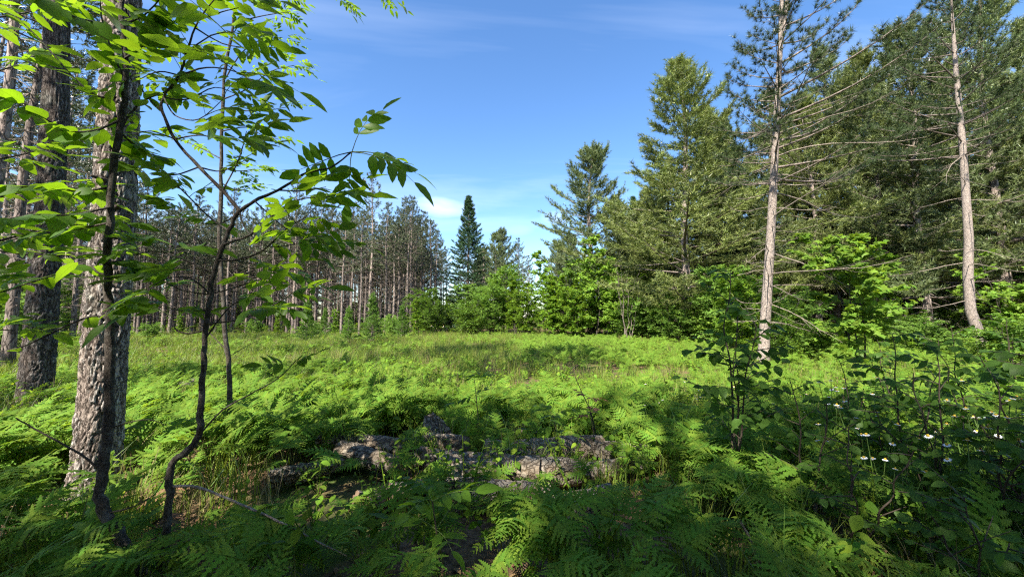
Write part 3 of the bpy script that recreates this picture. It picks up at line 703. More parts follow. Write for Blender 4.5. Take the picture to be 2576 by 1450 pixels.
bushes = [
    make_broadleaf('maple_bush', 'bright yellow green maple bush at the sunny edge of the wood', 'bush', 'maple', BG, seed=70, H=5.2, spread=2.2, nst=4, base=MAPLE, lsize=0.17, nbr=24, ntw=11, nlf=7),
    make_broadleaf('leafy_bush', 'mid green rounded bush at the far edge of the clearing', 'bush', 'bush', BG, seed=71, H=5.0, spread=2.7, nst=6, base=SIMPLE, lsize=0.16, nbr=24, ntw=12, nlf=8),
    make_broadleaf('young_maple', 'slim bright green young maple at the sunny edge of the wood', 'tree', 'maple', BG, seed=72, H=6.5, spread=1.7, nst=1, base=MAPLE, lsize=0.17, nbr=46, ntw=11, nlf=7, stem_r=0.04),
    make_broadleaf('leafy_bush', 'low dense green bush at the foot of the wood', 'bush', 'bush', BG, seed=73, H=2.6, spread=2.0, nst=6, base=SIMPLE, lsize=0.13, nbr=18, ntw=11, nlf=8),
    make_broadleaf('birch_bush', 'upright fresh green birch bush at the clearing edge', 'bush', 'forb', BG, seed=74, H=4.2, spread=1.3, nst=3, base=SIMPLE, lsize=0.12, nbr=32, ntw=11, nlf=8, column=True),
    make_broadleaf('broadleaf_tree', 'dark green broadleaf tree inside the shady wood', 'tree', 'bush', 'broadleaf trees inside the wood', seed=75, H=9.5, spread=3.4, nst=2, base=MAPLE, lsize=0.18, nbr=52, ntw=13, nlf=7, stem_r=0.07, bare=0.12),
]
rb = random.Random(12)
BUSH = [  # u, Y, kind, scale, zscale
    (1150, 44, 1, 0.95, 0.8), (1195, 38, 1, 0.9, 0.8), (1235, 34, 1, 0.9, 0.9), (1270, 36, 1, 1.05, 1.2), (1180, 33, 3, 1.0, 1.0), (1300, 33, 4, 1.0, 0.95),
    (1330, 31, 0, 0.85, 0.8), (1365, 32, 2, 0.95, 1.02), (1385, 30, 4, 1.1, 1.15), (1420, 30, 0, 0.9, 0.9), (1455, 28, 0, 0.8, 0.75), (1500, 27, 2, 0.85, 0.85), (1525, 29, 2, 1.0, 0.98), (1550, 26, 0, 0.75, 0.7),
    (1490, 31, 1, 0.95, 1.0), (1405, 34, 1, 1.0, 1.1), (1600, 25, 3, 1.0, 1.0), (1640, 27, 0, 0.8, 0.8), (1660, 24, 3, 0.9, 0.9), (1700, 22, 3, 0.85, 0.8), (1620, 30, 2, 0.9, 0.9), (1760, 24, 1, 0.7, 0.6), (1790, 21, 0, 0.6, 0.55), (1830, 20, 1, 0.7, 0.75),
    (1860, 17, 0, 0.55, 0.6), (1890, 19, 1, 0.7, 0.7), (1985, 16, 3, 0.9, 0.9), 
    (1100, 52, 3, 1.2, 1.3), (1075, 44, 1, 0.85, 0.75), (1085, 38, 3, 1.0, 1.05), (1050, 32, 4, 0.85, 0.85), (1065, 35, 1, 0.7, 0.8), (1120, 60, 1, 0.9, 0.75), (1130, 48, 3, 1.2, 1.0), (1020, 28, 4, 0.55, 0.5), (880, 24, 4, 0.5, 0.5), (990, 30, 3, 0.6, 0.7),
    (2300, 19, 3, 0.8, 0.7), (2440, 22, 3, 1.1, 1.2), (2210, 20, 5, 0.6, 0.5), (2540, 21, 0, 0.75, 0.7), (2600, 16, 0, 0.7, 0.65), (2650, 20, 1, 0.9, 0.9),
    (2560, 11, 3, 0.7, 0.6), (2330, 14, 3, 0.6, 0.5), (2060, 12.5, 3, 0.5, 0.5), (1965, 13, 3, 0.45, 0.5)]
for (u, Y, k, s, sz) in BUSH:
    kk = 1.18 if Y > 20 and 1140 < u < 1900 else 1.1
    kk *= rb.uniform(0.85, 1.15); put(bushes[k], gx(u, Y), rb.uniform(0, 6.28), (s * kk, s * kk, sz * kk))
for (u, Y, k, s) in ((380, 27, 3, .5), (450, 30, 4, .45), (640, 33, 3, .55), (700, 33, 4, .5), (790, 32, 3, .5), (840, 32, 4, .55), (930, 31, 3, .6), (985, 33, 3, .7), (560, 32, 3, .45)):
    put(bushes[k], gx(u, Y), rb.uniform(0, 6.28), s, 'small green bush standing before the front trunks of the plantation', 'small bushes before the plantation')
for (u, Y, s) in ((2110, 27, 0.85), (2240, 30, 1.05), (2010, 29, 0.8), (2350, 33, 1.0)):
    put(bushes[5], gx(u, Y), rb.uniform(0, 6.28), s)
for (u, Y, s) in ((20, 22, 0.9), (110, 27, 0.9), (-60, 18, 0.8), (60, 33, 1.0), (180, 36, 1.0), (-30, 30, 1.0), (5, 14, 0.55)):
    put(bushes[1], gx(u, Y), rb.uniform(0, 6.28), s, 'green understory bush glowing behind the thick shaded trunk', 'understory bushes behind the big trunks')
maple_hero = make_broadleaf('maple_sapling', 'brilliant lime green maple sapling right of the bare pale pine', 'tree', 'maple', seed=80, H=4.3, spread=1.9, nst=3, base=MAPLE, lsize=0.19, nbr=18, ntw=10, nlf=6, stem_r=0.03, bare=0.15)
maple_hero.location = gx(2150, 11.5)
m2 = make_broadleaf('maple_sapling', 'lime green maple sapling behind the pine with the curved foot', 'tree', 'maple', seed=81, H=4.6, spread=2.0, nst=3, base=MAPLE, lsize=0.17, nbr=11, ntw=8, nlf=5, stem_r=0.03, bare=0.2)
m2.location = gx(2530, 16.8)
for k, (u, Y, s) in enumerate(((770, 25, 0.85), (935, 24, 0.97), (875, 23.5, 0.72), (1010, 27, 0.75), (815, 28, 0.7))):
    put(fir, gx(u, Y), rb.uniform(0, 6.28), s)
# dead stems
def dead_stems(label, loc, seed, n, H, spread):
    r = random.Random(seed); t = thing('dead_shrub', label, 'dead tree', loc)
    for i in range(n):
        g = G(); a = r.random() * 6.28; h = H * r.uniform(0.6, 1); o = spread * r.random()
        P = [Vector((math.cos(a) * o * (0.3 + k / 7), math.sin(a) * o * (0.3 + k / 7), h * k / 7)) + Vector((r.gauss(0, .05), r.gauss(0, .05), 0)) for k in range(8)]
        g.tube(P, np.linspace(0.028, 0.006, 8), 5)
        for j in range(5):
            q = P[r.randrange(3, 8)]; d = Vector((r.gauss(0, 1), r.gauss(0, 1), r.uniform(0.3, 1.5))).normalized() * r.uniform(0.3, 0.9)
            g.tube([q, q + d * 0.6, q + d + Vector((0, 0, 0.1))], [0.011, 0.008, 0.004], 3)
        part('dead_stem', g.mesh('dead_stem', M['deadgrey'], True), t)
dead_stems('cluster of pale leafless dead stems before the dark wood', gx(1580, 24), 5, 6, 5.4, 0.7)
dead_stems('thin leafless dead tree poking above the leafy bushes', gx(1315, 38), 6, 1, 10.2, 0.3)

# far wood beyond, one mass
def joined(root):
    g = G(); mats = []
    me_ = []
    for ch in root.children: me_.append(ch.data)
    tmp = []
    for me in me_:
        v = np.empty(len(me.vertices) * 3, np.float32); me.vertices.foreach_get('co', v); tmp.append((v.reshape(-1, 3), me))
    nme = bpy.data.meshes.new('far_tree'); import bmesh
    bm = bmesh.new()
    for k, me in enumerate(me_):
        n0 = len(bm.faces); bm.from_mesh(me); bm.faces.ensure_lookup_table()
        for f in bm.faces[n0:]: f.material_index = k
    bm.to_mesh(nme); bm.free()
    for me in me_: nme.materials.append(me.materials[0])
    return bpy.data.objects.new('far_tree', nme)
FARW = [joined(red[0]), joined(red[3]), joined(bushes[1]), joined(white[1])]
# ------------------------------------------------------------------ shade trees behind the viewer
SH = [(-6.0, -5.5), (-12.5, -6.0), (-2.2, -6.8), (-13.5, -9.5), (1.6, -8.2), (4.2, -5.5), (-14.5, -1.5), (7.0, -7.0), (-0.6, -3.4), (10.5, -3.5), (-11.2, 0.9), (-8.6, -7.5), (1.4, -6.0), (-4.5, -9), (5.2, -9.0), (-3.2, -4.6)]
rs = random.Random(21)
for (x, y) in SH:
    s = rs.uniform(0.95, 1.1)
    put(red[rs.randrange(6)], (x, y, gz(x, y)), rs.uniform(0, 6.28), (s * 1.25, s * 1.25, s * 0.86), 'tall pine behind the photographer whose crown shades the near ferns', 'pines behind the viewpoint')
for (x, y, k, s) in ((-6.0, -7.2, 2, 0.64), (-3.7, -6.3, 1, 0.64), (-1.8, -7.8, 1, 0.76), (3.0, -7.2, 2, 0.74), (7.8, -6.2, 1, 0.74), (-13.4, -7.4, 1, 0.72)):
    put(white[k], (x, y, gz(x, y)), rs.uniform(0, 6.28), s, 'broad white pine behind the photographer shading the near ferns', 'white pines behind the viewpoint')
for (x, y, s) in ((1.8, -4.4, 0.75), (6.5, -3.0, 0.8), (-4.4, -1.4, 0.6), (-1.2, -2.6, 0.6)):
    put(bushes[5], (x, y, gz(x, y)), rs.uniform(0, 6.28), s, 'broadleaf tree behind the photographer whose leaves dapple the ground', 'broadleaf trees behind the viewpoint')

# ------------------------------------------------------------------ saplings in the left foreground
ASHB = [leaf_base(8, 0.20, 0.42, 0.2, 0.2, 0.06, 0.2), leaf_base(8, 0.23, 0.45, 0.1, 0.32, 0.06, -0.3), leaf_base(8, 0.18, 0.4, 0.25, 0.05, 0.06, 0.4)]
ELMB = [leaf_base(8, 0.36, 0.45, 0.12, 0.2, 0.04, 0.2), leaf_base(8, 0.33, 0.5, 0.2, 0.35, 0.04, -0.2), leaf_base(8, 0.38, 0.42, 0.08, 0.1, 0.04, 0.1)]
def leaf_meshes(bases, mat, nm):
    o = []
    for b in bases:
        g = G(); g.add(b[0], b[1], None, b[2]); o.append(g.mesh(nm, M[mat], True, True))
    return o
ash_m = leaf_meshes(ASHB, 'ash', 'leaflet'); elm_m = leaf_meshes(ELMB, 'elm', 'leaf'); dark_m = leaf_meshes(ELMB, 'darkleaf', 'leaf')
RACH = []
for k in range(3):
    g = G(); P = [(0, 0, 0)] + [(0.02 * math.sin(k + f * 3), f, 0.10 * math.sin(f * 2.2) - (0.12 + 0.1 * k) * f * f) for f in (0.2, 0.4, 0.6, 0.8, 1.0)]
    g.tube(P, [0.010, 0.008, 0.007, 0.006, 0.005, 0.003], 4); RACH.append((g.mesh('rachis', M['pettwig'], True), [Vector(p) for p in P]))
def ash_specs(r, pairs, lsz):
    """leaflet matrices in the unit-rachis frame"""
    k = r.randrange(3); me, P = RACH[k]; sp = []
    def at(f):
        i = min(4, int(f * 5)); return P[i].lerp(P[i + 1], f * 5 - i)
    for i in range(pairs):
        f = 0.34 + 0.60 * i / pairs
        for s in (-1, 1):
            d = Vector((s * r.uniform(0.8, 1.0), r.uniform(0.35, 0.7), r.uniform(-0.45, 0.1)))
            sp.append((at(f), d, Vector((r.gauss(0, .25), r.gauss(0, .25), 1)), lsz * r.uniform(0.8, 1.1) * (0.75 + 0.25 * math.sin(3.1 * (i + 0.7) / pairs))))
    sp.append((at(1.0), Vector((r.gauss(0, .15), 1, r.uniform(-0.5, 0.0))), Vector((r.gauss(0, .2), 0, 1)), lsz * r.uniform(1.0, 1.2)))
    return me, sp
def ash_leaf(root, p, d, nr, length, r, pairs=3, ratio=0.55, objects=True, mat='ash'):
    me, sp = ash_specs(r, pairs, ratio)
    mtx = Matrix.Translation(p) @ frame(d, nr) @ Matrix.Scale(length, 4)
    if objects:
        lf = part('leaf', me, root, mtx)
        for q, dd, nn, s in sp:
            part('leaflet', ash_m[r.randrange(3)], lf, Matrix.Translation(q) @ frame(dd, nn) @ Matrix.Scale(s, 4))
    else:
        g = G()
        for q, dd, nn, s in sp: g.scatter(ASHB[r.randrange(3)], [tuple(q)], [tuple(dd)], [tuple(nn)], s)
        part('leaf', g.mesh('leaf', M[mat], True, True), root, mtx)
def smooth_poly(pts, n=4):
    out = []
    for i in range(len(pts) - 1):
        p0 = pts[max(i - 1, 0)]; p1 = pts[i]; p2 = pts[i + 1]; p3 = pts[min(i + 2, len(pts) - 1)]
        for k in range(n):
            t = k / n
            out.append(0.5 * ((2 * p1) + (p2 - p0) * t + (2 * p0 - 5 * p1 + 4 * p2 - p3) * t * t + (3 * p1 - p0 - 3 * p2 + p3) * t ** 3))
    out.append(pts[-1]); return out
def poly_w(pxs, Y0, dY=0.0):
    n = len(pxs) - 1
    return [px(u, v, Y0 + dY * i / n) for i, (u, v) in enumerate(pxs)]
def limb(root, base, pxs, Y0, dY, ra, rb_, mat='sapbark', name='branch', sides=6):
    P = smooth_poly(poly_w(pxs, Y0, dY)); g = G()
    P2 = [p - base for p in P]
    if name == 'trunk': P2[0].z = min(P2[0].z, -0.1)
    for i in range(1, len(P2) - 1): P2[i] = P2[i] + Vector((rnd.gauss(0, ra * 0.18), rnd.gauss(0, ra * 0.18), 0))
    g.tube(P2, np.linspace(ra, rb_, len(P2)) * np.array([1 + rnd.uniform(-.08, .12) for _ in P2]), sides)
    part(name, g.mesh(name, M[mat], True), root)
    return P2
def leaves_on(root, P, fr, kind, length, r, pairs=3, tip=True, up=0.15, objects=True, step=None, ratio=0.55):
    """opposite compound leaves along a twig P (local points); fr = list of fractions"""
    n = len(P) - 1
    for f in fr:
        k = min(n - 1, int(f * n)); q = P[k].lerp(P[k + 1], f * n - k); d = (P[k + 1] - P[k]).normalized()
        h = Vector((-d.y, d.x, 0)); h = h.normalized() if h.length > 0.05 else Vector((1, 0, 0))
        for s in (-1, 1):
            dd = (h * s * r.uniform(0.6, 1.0) + d * r.uniform(0.2, 0.8) + Vector((r.gauss(0, .25), r.gauss(0, .25), r.uniform(-0.15, 0.35) + up)))
            ash_leaf(root, q, dd, Vector((r.gauss(-.15, .3), r.gauss(-.35, .3), 1)), length * 0.96 * r.uniform(0.65, 1.2), r, pairs, ratio, objects)
    if tip:
        d = (P[-1] - P[-2]).normalized(); ash_leaf(root, P[-1], d + Vector((0, 0, up)), Vector((r.gauss(0, .3), r.gauss(0, .3), 1)), length, r, pairs, ratio, objects)
rl = random.Random(55)
# B: the forked ash sapling
Bb = gx(405, 2.28); Bt = thing('ash_sapling', 'crooked forked ash sapling with a drooping spray of leaves reaching over the clearing', 'tree', Bb)
Yb = 2.28
limb(Bt, Bb, [(402, 1475), (412, 1380), (428, 1240), (432, 1165), (470, 1135), (500, 1095), (505, 1050), (510, 930), (517, 850), (530, 740), (548, 650), (575, 580), (602, 530)], Yb, 0.0, 0.021, 0.012, name='trunk', sides=10)
P = limb(Bt, Bb, [(602, 530), (560, 480), (500, 420), (440, 350), (408, 280), (412, 245), (450, 190), (470, 130), (500, 50)], Yb, 0.0, 0.011, 0.005)
leaves_on(Bt, P, [0.62, 0.78, 0.9], 'ash', 0.27, rl, 3)
P = limb(Bt, Bb, [(602, 530), (640, 505), (700, 478), (760, 440), (790, 430), (835, 420), (885, 382)], Yb, 0.05, 0.010, 0.004)
for (ang, ln) in ((-165, 0.40), (68, 0.36), (-88, 0.34), (-16, 0.42), (-2, 0.40)):   # rosette at the tip, radiating in the upright plane
    a = R(ang); ash_leaf(Bt, P[-1], Vector((math.cos(a), rl.uniform(-0.25, 0.25), math.sin(a))), Vector((-math.sin(a) * 0.5, -0.75, math.cos(a) * 0.5)) if ang < -20 else Vector((0, -0.65, 0.75)), ln, rl, 4, 0.42)
P = limb(Bt, Bb, [(545, 655), (600, 652), (660, 630), (720, 575), (770, 545)], Yb, -0.15, 0.007, 0.003); leaves_on(Bt, P, [0.55, 0.85], 'ash', 0.27, rl, 3)
P = limb(Bt, Bb, [(560, 615), (630, 590), (700, 530), (760, 500), (830, 495)], Yb, -0.2, 0.006, 0.003); leaves_on(Bt, P, [0.7], 'ash', 0.27, rl, 3)
P = limb(Bt, Bb, [(542, 690), (480, 660), (400, 632), (340, 640)], Yb, -0.1, 0.006, 0.003); leaves_on(Bt, P, [0.6], 'ash', 0.25, rl, 3)
P = limb(Bt, Bb, [(575, 580), (520, 540), (450, 470), (380, 400)], Yb, 0.25, 0.006, 0.003); leaves_on(Bt, P, [0.55], 'ash', 0.25, rl, 3)
P = limb(Bt, Bb, [(515, 815), (590, 805), (660, 780), (725, 745)], Yb, -0.25, 0.006, 0.003); leaves_on(Bt, P, [0.6, 0.92], 'ash', 0.24, rl, 3, up=0.02)
P = limb(Bt, Bb, [(512, 832), (470, 838), (440, 825), (432, 785)], Yb, -0.1, 0.006, 0.003); leaves_on(Bt, P, [0.9], 'ash', 0.22, rl, 3, tip=False)
P = limb(Bt, Bb, [(500, 1095), (560, 1030), (640, 985), (700, 950), (745, 905)], Yb, -0.35, 0.005, 0.002); leaves_on(Bt, P, [0.9], 'ash', 0.2, rl, 3, tip=False, up=-0.05)
P = limb(Bt, Bb, [(412, 245), (440, 290), (500, 300), (560, 250)], Yb, -0.2, 0.005, 0.002); leaves_on(Bt, P, [0.75], 'ash', 0.26, rl, 3)
P = limb(Bt, Bb, [(450, 190), (520, 170), (590, 180), (650, 215)], Yb, -0.45, 0.005, 0.002); leaves_on(Bt, P, [0.7], 'ash', 0.27, rl, 3)
P = limb(Bt, Bb, [(470, 130), (530, 90), (590, 80)], Yb, -0.4, 0.005, 0.002); leaves_on(Bt, P, [0.8], 'ash', 0.26, rl, 3)
limb(Bt, Bb, [(430, 1222), (500, 1225), (600, 1265), (700, 1310), (800, 1362), (872, 1396)], Yb, 0.0, 0.008, 0.004, 'deadwood', 'dead_branch')
for pxs, dY, fr in (([(500, 420), (440, 440), (380, 440)], 0.1, [0.5, 0.9]), ([(560, 480), (600, 400), (620, 330)], 0.1, [0.6, 0.95]), ([(440, 350), (500, 340), (560, 350)], -0.1, [0.5, 0.95]), ([(602, 530), (620, 580), (680, 620), (760, 610)], -0.1, [0.55, 0.9]),
        ([(700, 478), (760, 480), (820, 470)], 0.1, [0.6]), ([(530, 740), (600, 720), (660, 700)], 0.1, [0.5, 0.9]), ([(530, 740), (460, 730), (400, 700)], 0.1, [0.6, 0.95]), ([(408, 280), (360, 230), (340, 160)], 0.1, [0.6, 0.95]), ([(500, 50), (560, 30), (600, 20)], 0.0, [0.5]), ([(500, 50), (440, 20), (400, -10)], 0.1, [0.4, 0.9]), ([(520, 780), (450, 780), (390, 760)], 0.2, [0.6]), ([(548, 650), (620, 660), (690, 680)], 0.2, [0.6])):
    P = limb(Bt, Bb, pxs, Yb, dY, 0.005, 0.002); leaves_on(Bt, P, fr, 'ash', 0.25, rl, 3, objects=False)
for pxs, dY, fr in (([(470, 130), (420, 110), (360, 120)], 0.15, [0.5, 0.95]), ([(450, 190), (400, 180), (350, 200)], -0.1, [0.6, 0.95]), ([(412, 245), (470, 250), (540, 220), (600, 240)], 0.2, [0.4, 0.7, 0.95]), ([(490, 70), (560, 110), (620, 120)], 0.1, [0.5, 0.9]), ([(500, 50), (540, 0), (600, -30)], -0.1, [0.4, 0.8]),
        ([(440, 350), (380, 330), (330, 340)], 0.2, [0.5, 0.9]), ([(500, 420), (560, 430), (620, 400)], 0.2, [0.5, 0.9]), ([(602, 530), (560, 560), (500, 560), (440, 530)], 0.2, [0.5, 0.9]), ([(530, 740), (480, 700), (420, 700), (370, 730)], -0.2, [0.4, 0.7, 0.95]), ([(517, 850), (580, 770), (640, 750), (700, 770)], 0.15, [0.5, 0.8]), ([(640, 505), (700, 560), (760, 600), (820, 610)], 0.1, [0.5, 0.8])):
    P = limb(Bt, Bb, pxs, Yb, dY, 0.005, 0.002); leaves_on(Bt, P, fr, 'ash', 0.23, rl, 3, objects=False)
# F: young ash whose branches come in past the left edge
Fb = Vector((-3.55, 1.95, gz(-3.55, 1.95))); Ft = thing('ash_sapling', 'leafy ash sapling whose branches cross in front of the two thick pine trunks', 'tree', Fb)
limb(Ft, Fb, [(-480, 1520), (-470, 1200), (-440, 900), (-400, 600), (-360, 300), (-330, 0), (-300, -200)], 1.95, 0, 0.024, 0.008, name='trunk', sides=8)
for pxs, dY, fr in (([(-400, 640), (-200, 640), (0, 605), (120, 570), (210, 565)], 0.6, [0.5, 0.7, 0.85, 0.95]), ([(-405, 600), (-200, 540), (-20, 500), (100, 480), (200, 500)], 0.9, [0.5, 0.65, 0.8, 0.95]), ([(-370, 330), (-200, 250), (-40, 190), (60, 160)], 0.5, [0.6, 0.8, 0.95]), ([(-340, 100), (-150, 60), (30, 40), (150, 10)], 0.8, [0.5, 0.7, 0.85, 0.95]), ([(-390, 480), (-200, 430), (0, 400), (90, 380)], 0.3, [0.6, 0.8, 0.95]),
        ([(-330, 0), (-150, -60), (50, -60), (200, -30)], 0.9, [0.6, 0.8, 0.95]), ([(-420, 750), (-200, 740), (-40, 740), (60, 720)], 0.5, [0.7, 0.9]), ([(-405, 620), (-200, 590), (60, 640), (250, 640)], 1.1, [0.6, 0.75, 0.95]), ([(-430, 880), (-200, 850), (-40, 830), (30, 830)], 0.4, [0.75, 0.95])):
    P = limb(Ft, Fb, pxs, 1.95, dY, 0.010, 0.003); leaves_on(Ft, P, fr, 'ash', 0.24, rl, 3, objects=False)
# A: the broad leaved sapling before the trunk
Ab = gx(345, 2.2); At = thing('broadleaf_sapling', 'dark bent sapling with broad rounded leaves growing before the flaking pine trunk', 'tree', Ab)
Ya = 2.2
limb(At, Ab, [(350, 1480), (340, 1430), (300, 1350), (262, 1290), (250, 1230), (262, 1150), (270, 1050), (275, 900), (275, 780), (268, 680), (275, 560), (285, 420), (305, 280), (312, 180), (308, 80), (305, -30)], Ya, 0.0, 0.030, 0.012, name='trunk', sides=10)
def elm_leaves(root, P, n, size, r, meshes, f0=0.25, droop=0.35, cap=0.0):
    m = len(P) - 1
    for i in range(n):
        f = f0 + (1 - f0) * (i + 0.5) / n; k = min(m - 1, int(f * m)); q = P[k].lerp(P[k + 1], f * m - k); d = (P[k + 1] - P[k]).normalized()
        h = Vector((-d.y, d.x, 0)); h = h.normalized() if h.length > 0.05 else Vector((1, 0, 0))
        s = 1 if i % 2 else -1
        dd = h * s * r.uniform(0.5, 1.0) + d * r.uniform(0.2, 0.9) + Vector((0, 0, -r.uniform(-0.1, droop * 2)))
        part('leaf', meshes[r.randrange(3)], root, Matrix.Translation(q) @ frame(dd, Vector((r.gauss(-.1, .35), r.gauss(-.35, .35), 1))) @ Matrix.Scale(size * r.uniform(0.7, 1.2), 4))
ELM = [([(290, 245), (240, 240), (180, 190), (110, 110), (40, 40)], 0.0, 12), ([(312, 190), (290, 150), (260, 60), (250, -10)], 0.0, 7), ([(305, 300), (230, 330), (150, 320), (60, 260), (-20, 230)], -0.3, 12),
       ([(300, 330), (350, 260), (420, 230), (470, 200)], 0.2, 8), ([(310, 150), (370, 110), (430, 60), (480, 30)], 0.0, 10), ([(275, 560), (200, 575), (100, 590), (-10, 612)], 0.1, 12),
       ([(285, 470), (200, 480), (110, 470), (0, 470)], -0.1, 12), ([(280, 520), (180, 540), (80, 540), (-20, 560)], -0.5, 12), ([(275, 600), (330, 590), (380, 600)], 0.0, 6),
       ([(268, 690), (245, 685), (220, 668), (140, 690), (60, 715), (-20, 740)], 0.1, 6), ([(275, 802), (230, 795), (160, 822), (60, 870), (-15, 885)], 0.2, 2), ([(270, 660), (320, 660), (380, 690)], 0.1, 6), ([(300, 330), (360, 380), (430, 400)], 0.3, 8),
       ([(308, 60), (360, 40), (410, -10)], -0.2, 6), ([(260, 60), (180, 40), (90, -10)], -0.5, 8)]
for pxs, dY, n in ELM:
    P = limb(At, Ab, pxs, Ya, dY, 0.007, 0.0025); elm_leaves(At, P, int(n * 1.9), 0.108, rl, elm_m, 0.15)
limb(At, Ab, [(262, 1190), (200, 1140), (110, 1090), (40, 1050)], Ya, -0.1, 0.006, 0.003, 'twig')
limb(At, Ab, [(265, 1080), (330, 1060), (380, 1055), (420, 1070)], Ya, 0.1, 0.004, 0.002, 'twig')
limb(At, Ab, [(262, 1290), (330, 1275), (390, 1240), (420, 1190)], Ya, 0.1, 0.005, 0.002, 'twig')
# C: the thin straight ash behind
Cb = gx(581, 4.7); Ct = thing('ash_sapling', 'thin straight ash stem with fine small leaves high against the sky', 'tree', Cb)
Yc = 4.7
limb(Ct, Cb, [(582, 1125), (577, 960), (568, 850), (557, 700), (553, 560), (556, 400), (560, 250), (570, 150), (590, 40), (602, -60), (620, -200)], Yc, 0.0, 0.030, 0.010, name='trunk', sides=8)
CTW = [([(560, 250), (620, 225), (680, 180), (740, 165)], [0.5, 0.75, 0.95]), ([(558, 330), (620, 320), (660, 340), (700, 350)], [0.5, 0.8]), ([(590, 60), (640, 45), (690, 35), (730, 30)], [0.4, 0.65, 0.9]), ([(556, 420), (600, 430), (640, 425)], [0.6, 0.9]),
       ([(565, 200), (610, 130), (660, 100), (710, 95)], [0.5, 0.75, 0.95]), ([(600, -40), (660, -20), (720, 0)], [0.5, 0.9]), ([(557, 400), (500, 370), (450, 350)], [0.7]), ([(620, -200), (760, -160), (880, -70), (985, 2)], [0.55, 0.7, 0.82, 0.92]), ([(555, 460), (600, 480), (620, 470)], [0.9]),
       ([(620, -200), (740, -120), (820, -30), (860, 0)], [0.8, 0.95]), ([(562, 270), (640, 280), (720, 270)], [0.6, 0.9])]
for pxs, fr in CTW:
    P = limb(Ct, Cb, pxs, Yc, rl.uniform(-0.4, 0.4), 0.008, 0.003); leaves_on(Ct, P, sorted(set(fr + [0.4, 0.6, 0.88])), 'ash', 0.27, rl, 4, objects=False, ratio=0.36)
limb(Ct, Cb, [(570, 880), (530, 840), (500, 815)], Yc, 0, 0.007, 0.003, 'twig'); limb(Ct, Cb, [(570, 900), (620, 870), (660, 850)], Yc, 0.2, 0.006, 0.002, 'twig')

# ------------------------------------------------------------------ shrubs in the right foreground
def near_shrub(name, label, u, Y, H, nst, spread, nleaf, size, seed, meshes, group=None, stems_px=None, spray=0.35, lo=0.3):
    r = random.Random(seed); b = gx(u, Y); t = thing(name, label, 'shrub', b, 0, group)
    per = max(1, nleaf // nst)
    for s in range(nst):
        a = r.random() * 6.28; h = H * (1 if s == 0 else r.uniform(0.6, 0.95)); n = 8
        o = spread * r.uniform(0.2, 1.0) * (0.25 if s == 0 else 1)
        P = [Vector((math.cos(a) * o * (k / n) ** 1.3 + r.gauss(0, .015), math.sin(a) * o * (k / n) ** 1.3 + r.gauss(0, .015), h * k / n - (0.06 if k == 0 else 0))) for k in range(n + 1)]
        g = G(); g.tube(smooth_poly(P, 3), np.linspace(0.011 * (h / 1.5) ** 0.5, 0.003, 3 * n + 1), 6); st = part('stem', g.mesh('stem', M['twig'], True), t)
        ntw = max(3, per // 6)
        for i in range(ntw):
            f = lo + (1 - lo) * (i + r.random()) / ntw; k = min(n - 1, int(f * n)); q = P[k].lerp(P[k + 1], f * n - k); az = r.random() * 6.28
            l = spray * r.uniform(0.6, 1.2) * (1.15 - 0.6 * f); e = r.uniform(0.1, 0.7)
            d = Vector((math.cos(az) * math.cos(e), math.sin(az) * math.cos(e), math.sin(e)))
            Pt = [q, q + d * l * 0.5, q + d * l + Vector((0, 0, -0.05 * l))]; g = G(); g.tube(Pt, [0.004, 0.003, 0.0015], 4)
            part('twig', g.mesh('twig', M['twig'], True), t)
            elm_leaves(t, Pt, max(5, per // ntw), size * 1.05, r, meshes, 0.2, 0.5)
    return t
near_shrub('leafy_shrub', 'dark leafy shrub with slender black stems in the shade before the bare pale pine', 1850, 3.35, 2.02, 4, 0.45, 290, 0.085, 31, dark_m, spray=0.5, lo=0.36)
GS = 'dark leafy shrubs in the right foreground'
LS = 'low dark leafy shrub in the shade among the daisies and long grass'
SHR = [(2280, 3.3, 1.45, 3, .4, 90, .07), (2390, 2.9, 1.4, 3, .45, 95, .07), (2520, 2.6, 1.2, 3, .5, 90, .075), (2150, 2.6, 0.9, 3, .4, 70, .06), (2480, 2.05, 0.7, 3, .4, 70, .065), (2040, 2.9, 1.15, 2, .3, 50, .065), (2620, 3.4, 1.6, 3, .5, 90, .09), (2440, 4.6, 1.5, 3, .5, 90, .085), (2250, 5.2, 1.3, 3, .5, 80, .08), (2560, 5.8, 1.5, 4, .6, 100, .09), (2160, 4.0, 1.1, 3, .4, 70, .075), (2700, 2.4, 1.3, 3, .5, 80, .085)]
for i, (u, Y, H, n, sp, nl, sz) in enumerate(SHR):
    near_shrub('leafy_shrub', 'knee high leafy shrub crouching beneath the taller dark shrubs' if H < 0.95 else LS if Y < 3.5 else 'leafy shrub beside the daisies between the dark shrubs and the curved pine', u, Y, H, n, sp, int(nl * 2.3), sz, 200 + i, dark_m, GS, lo=0.2)
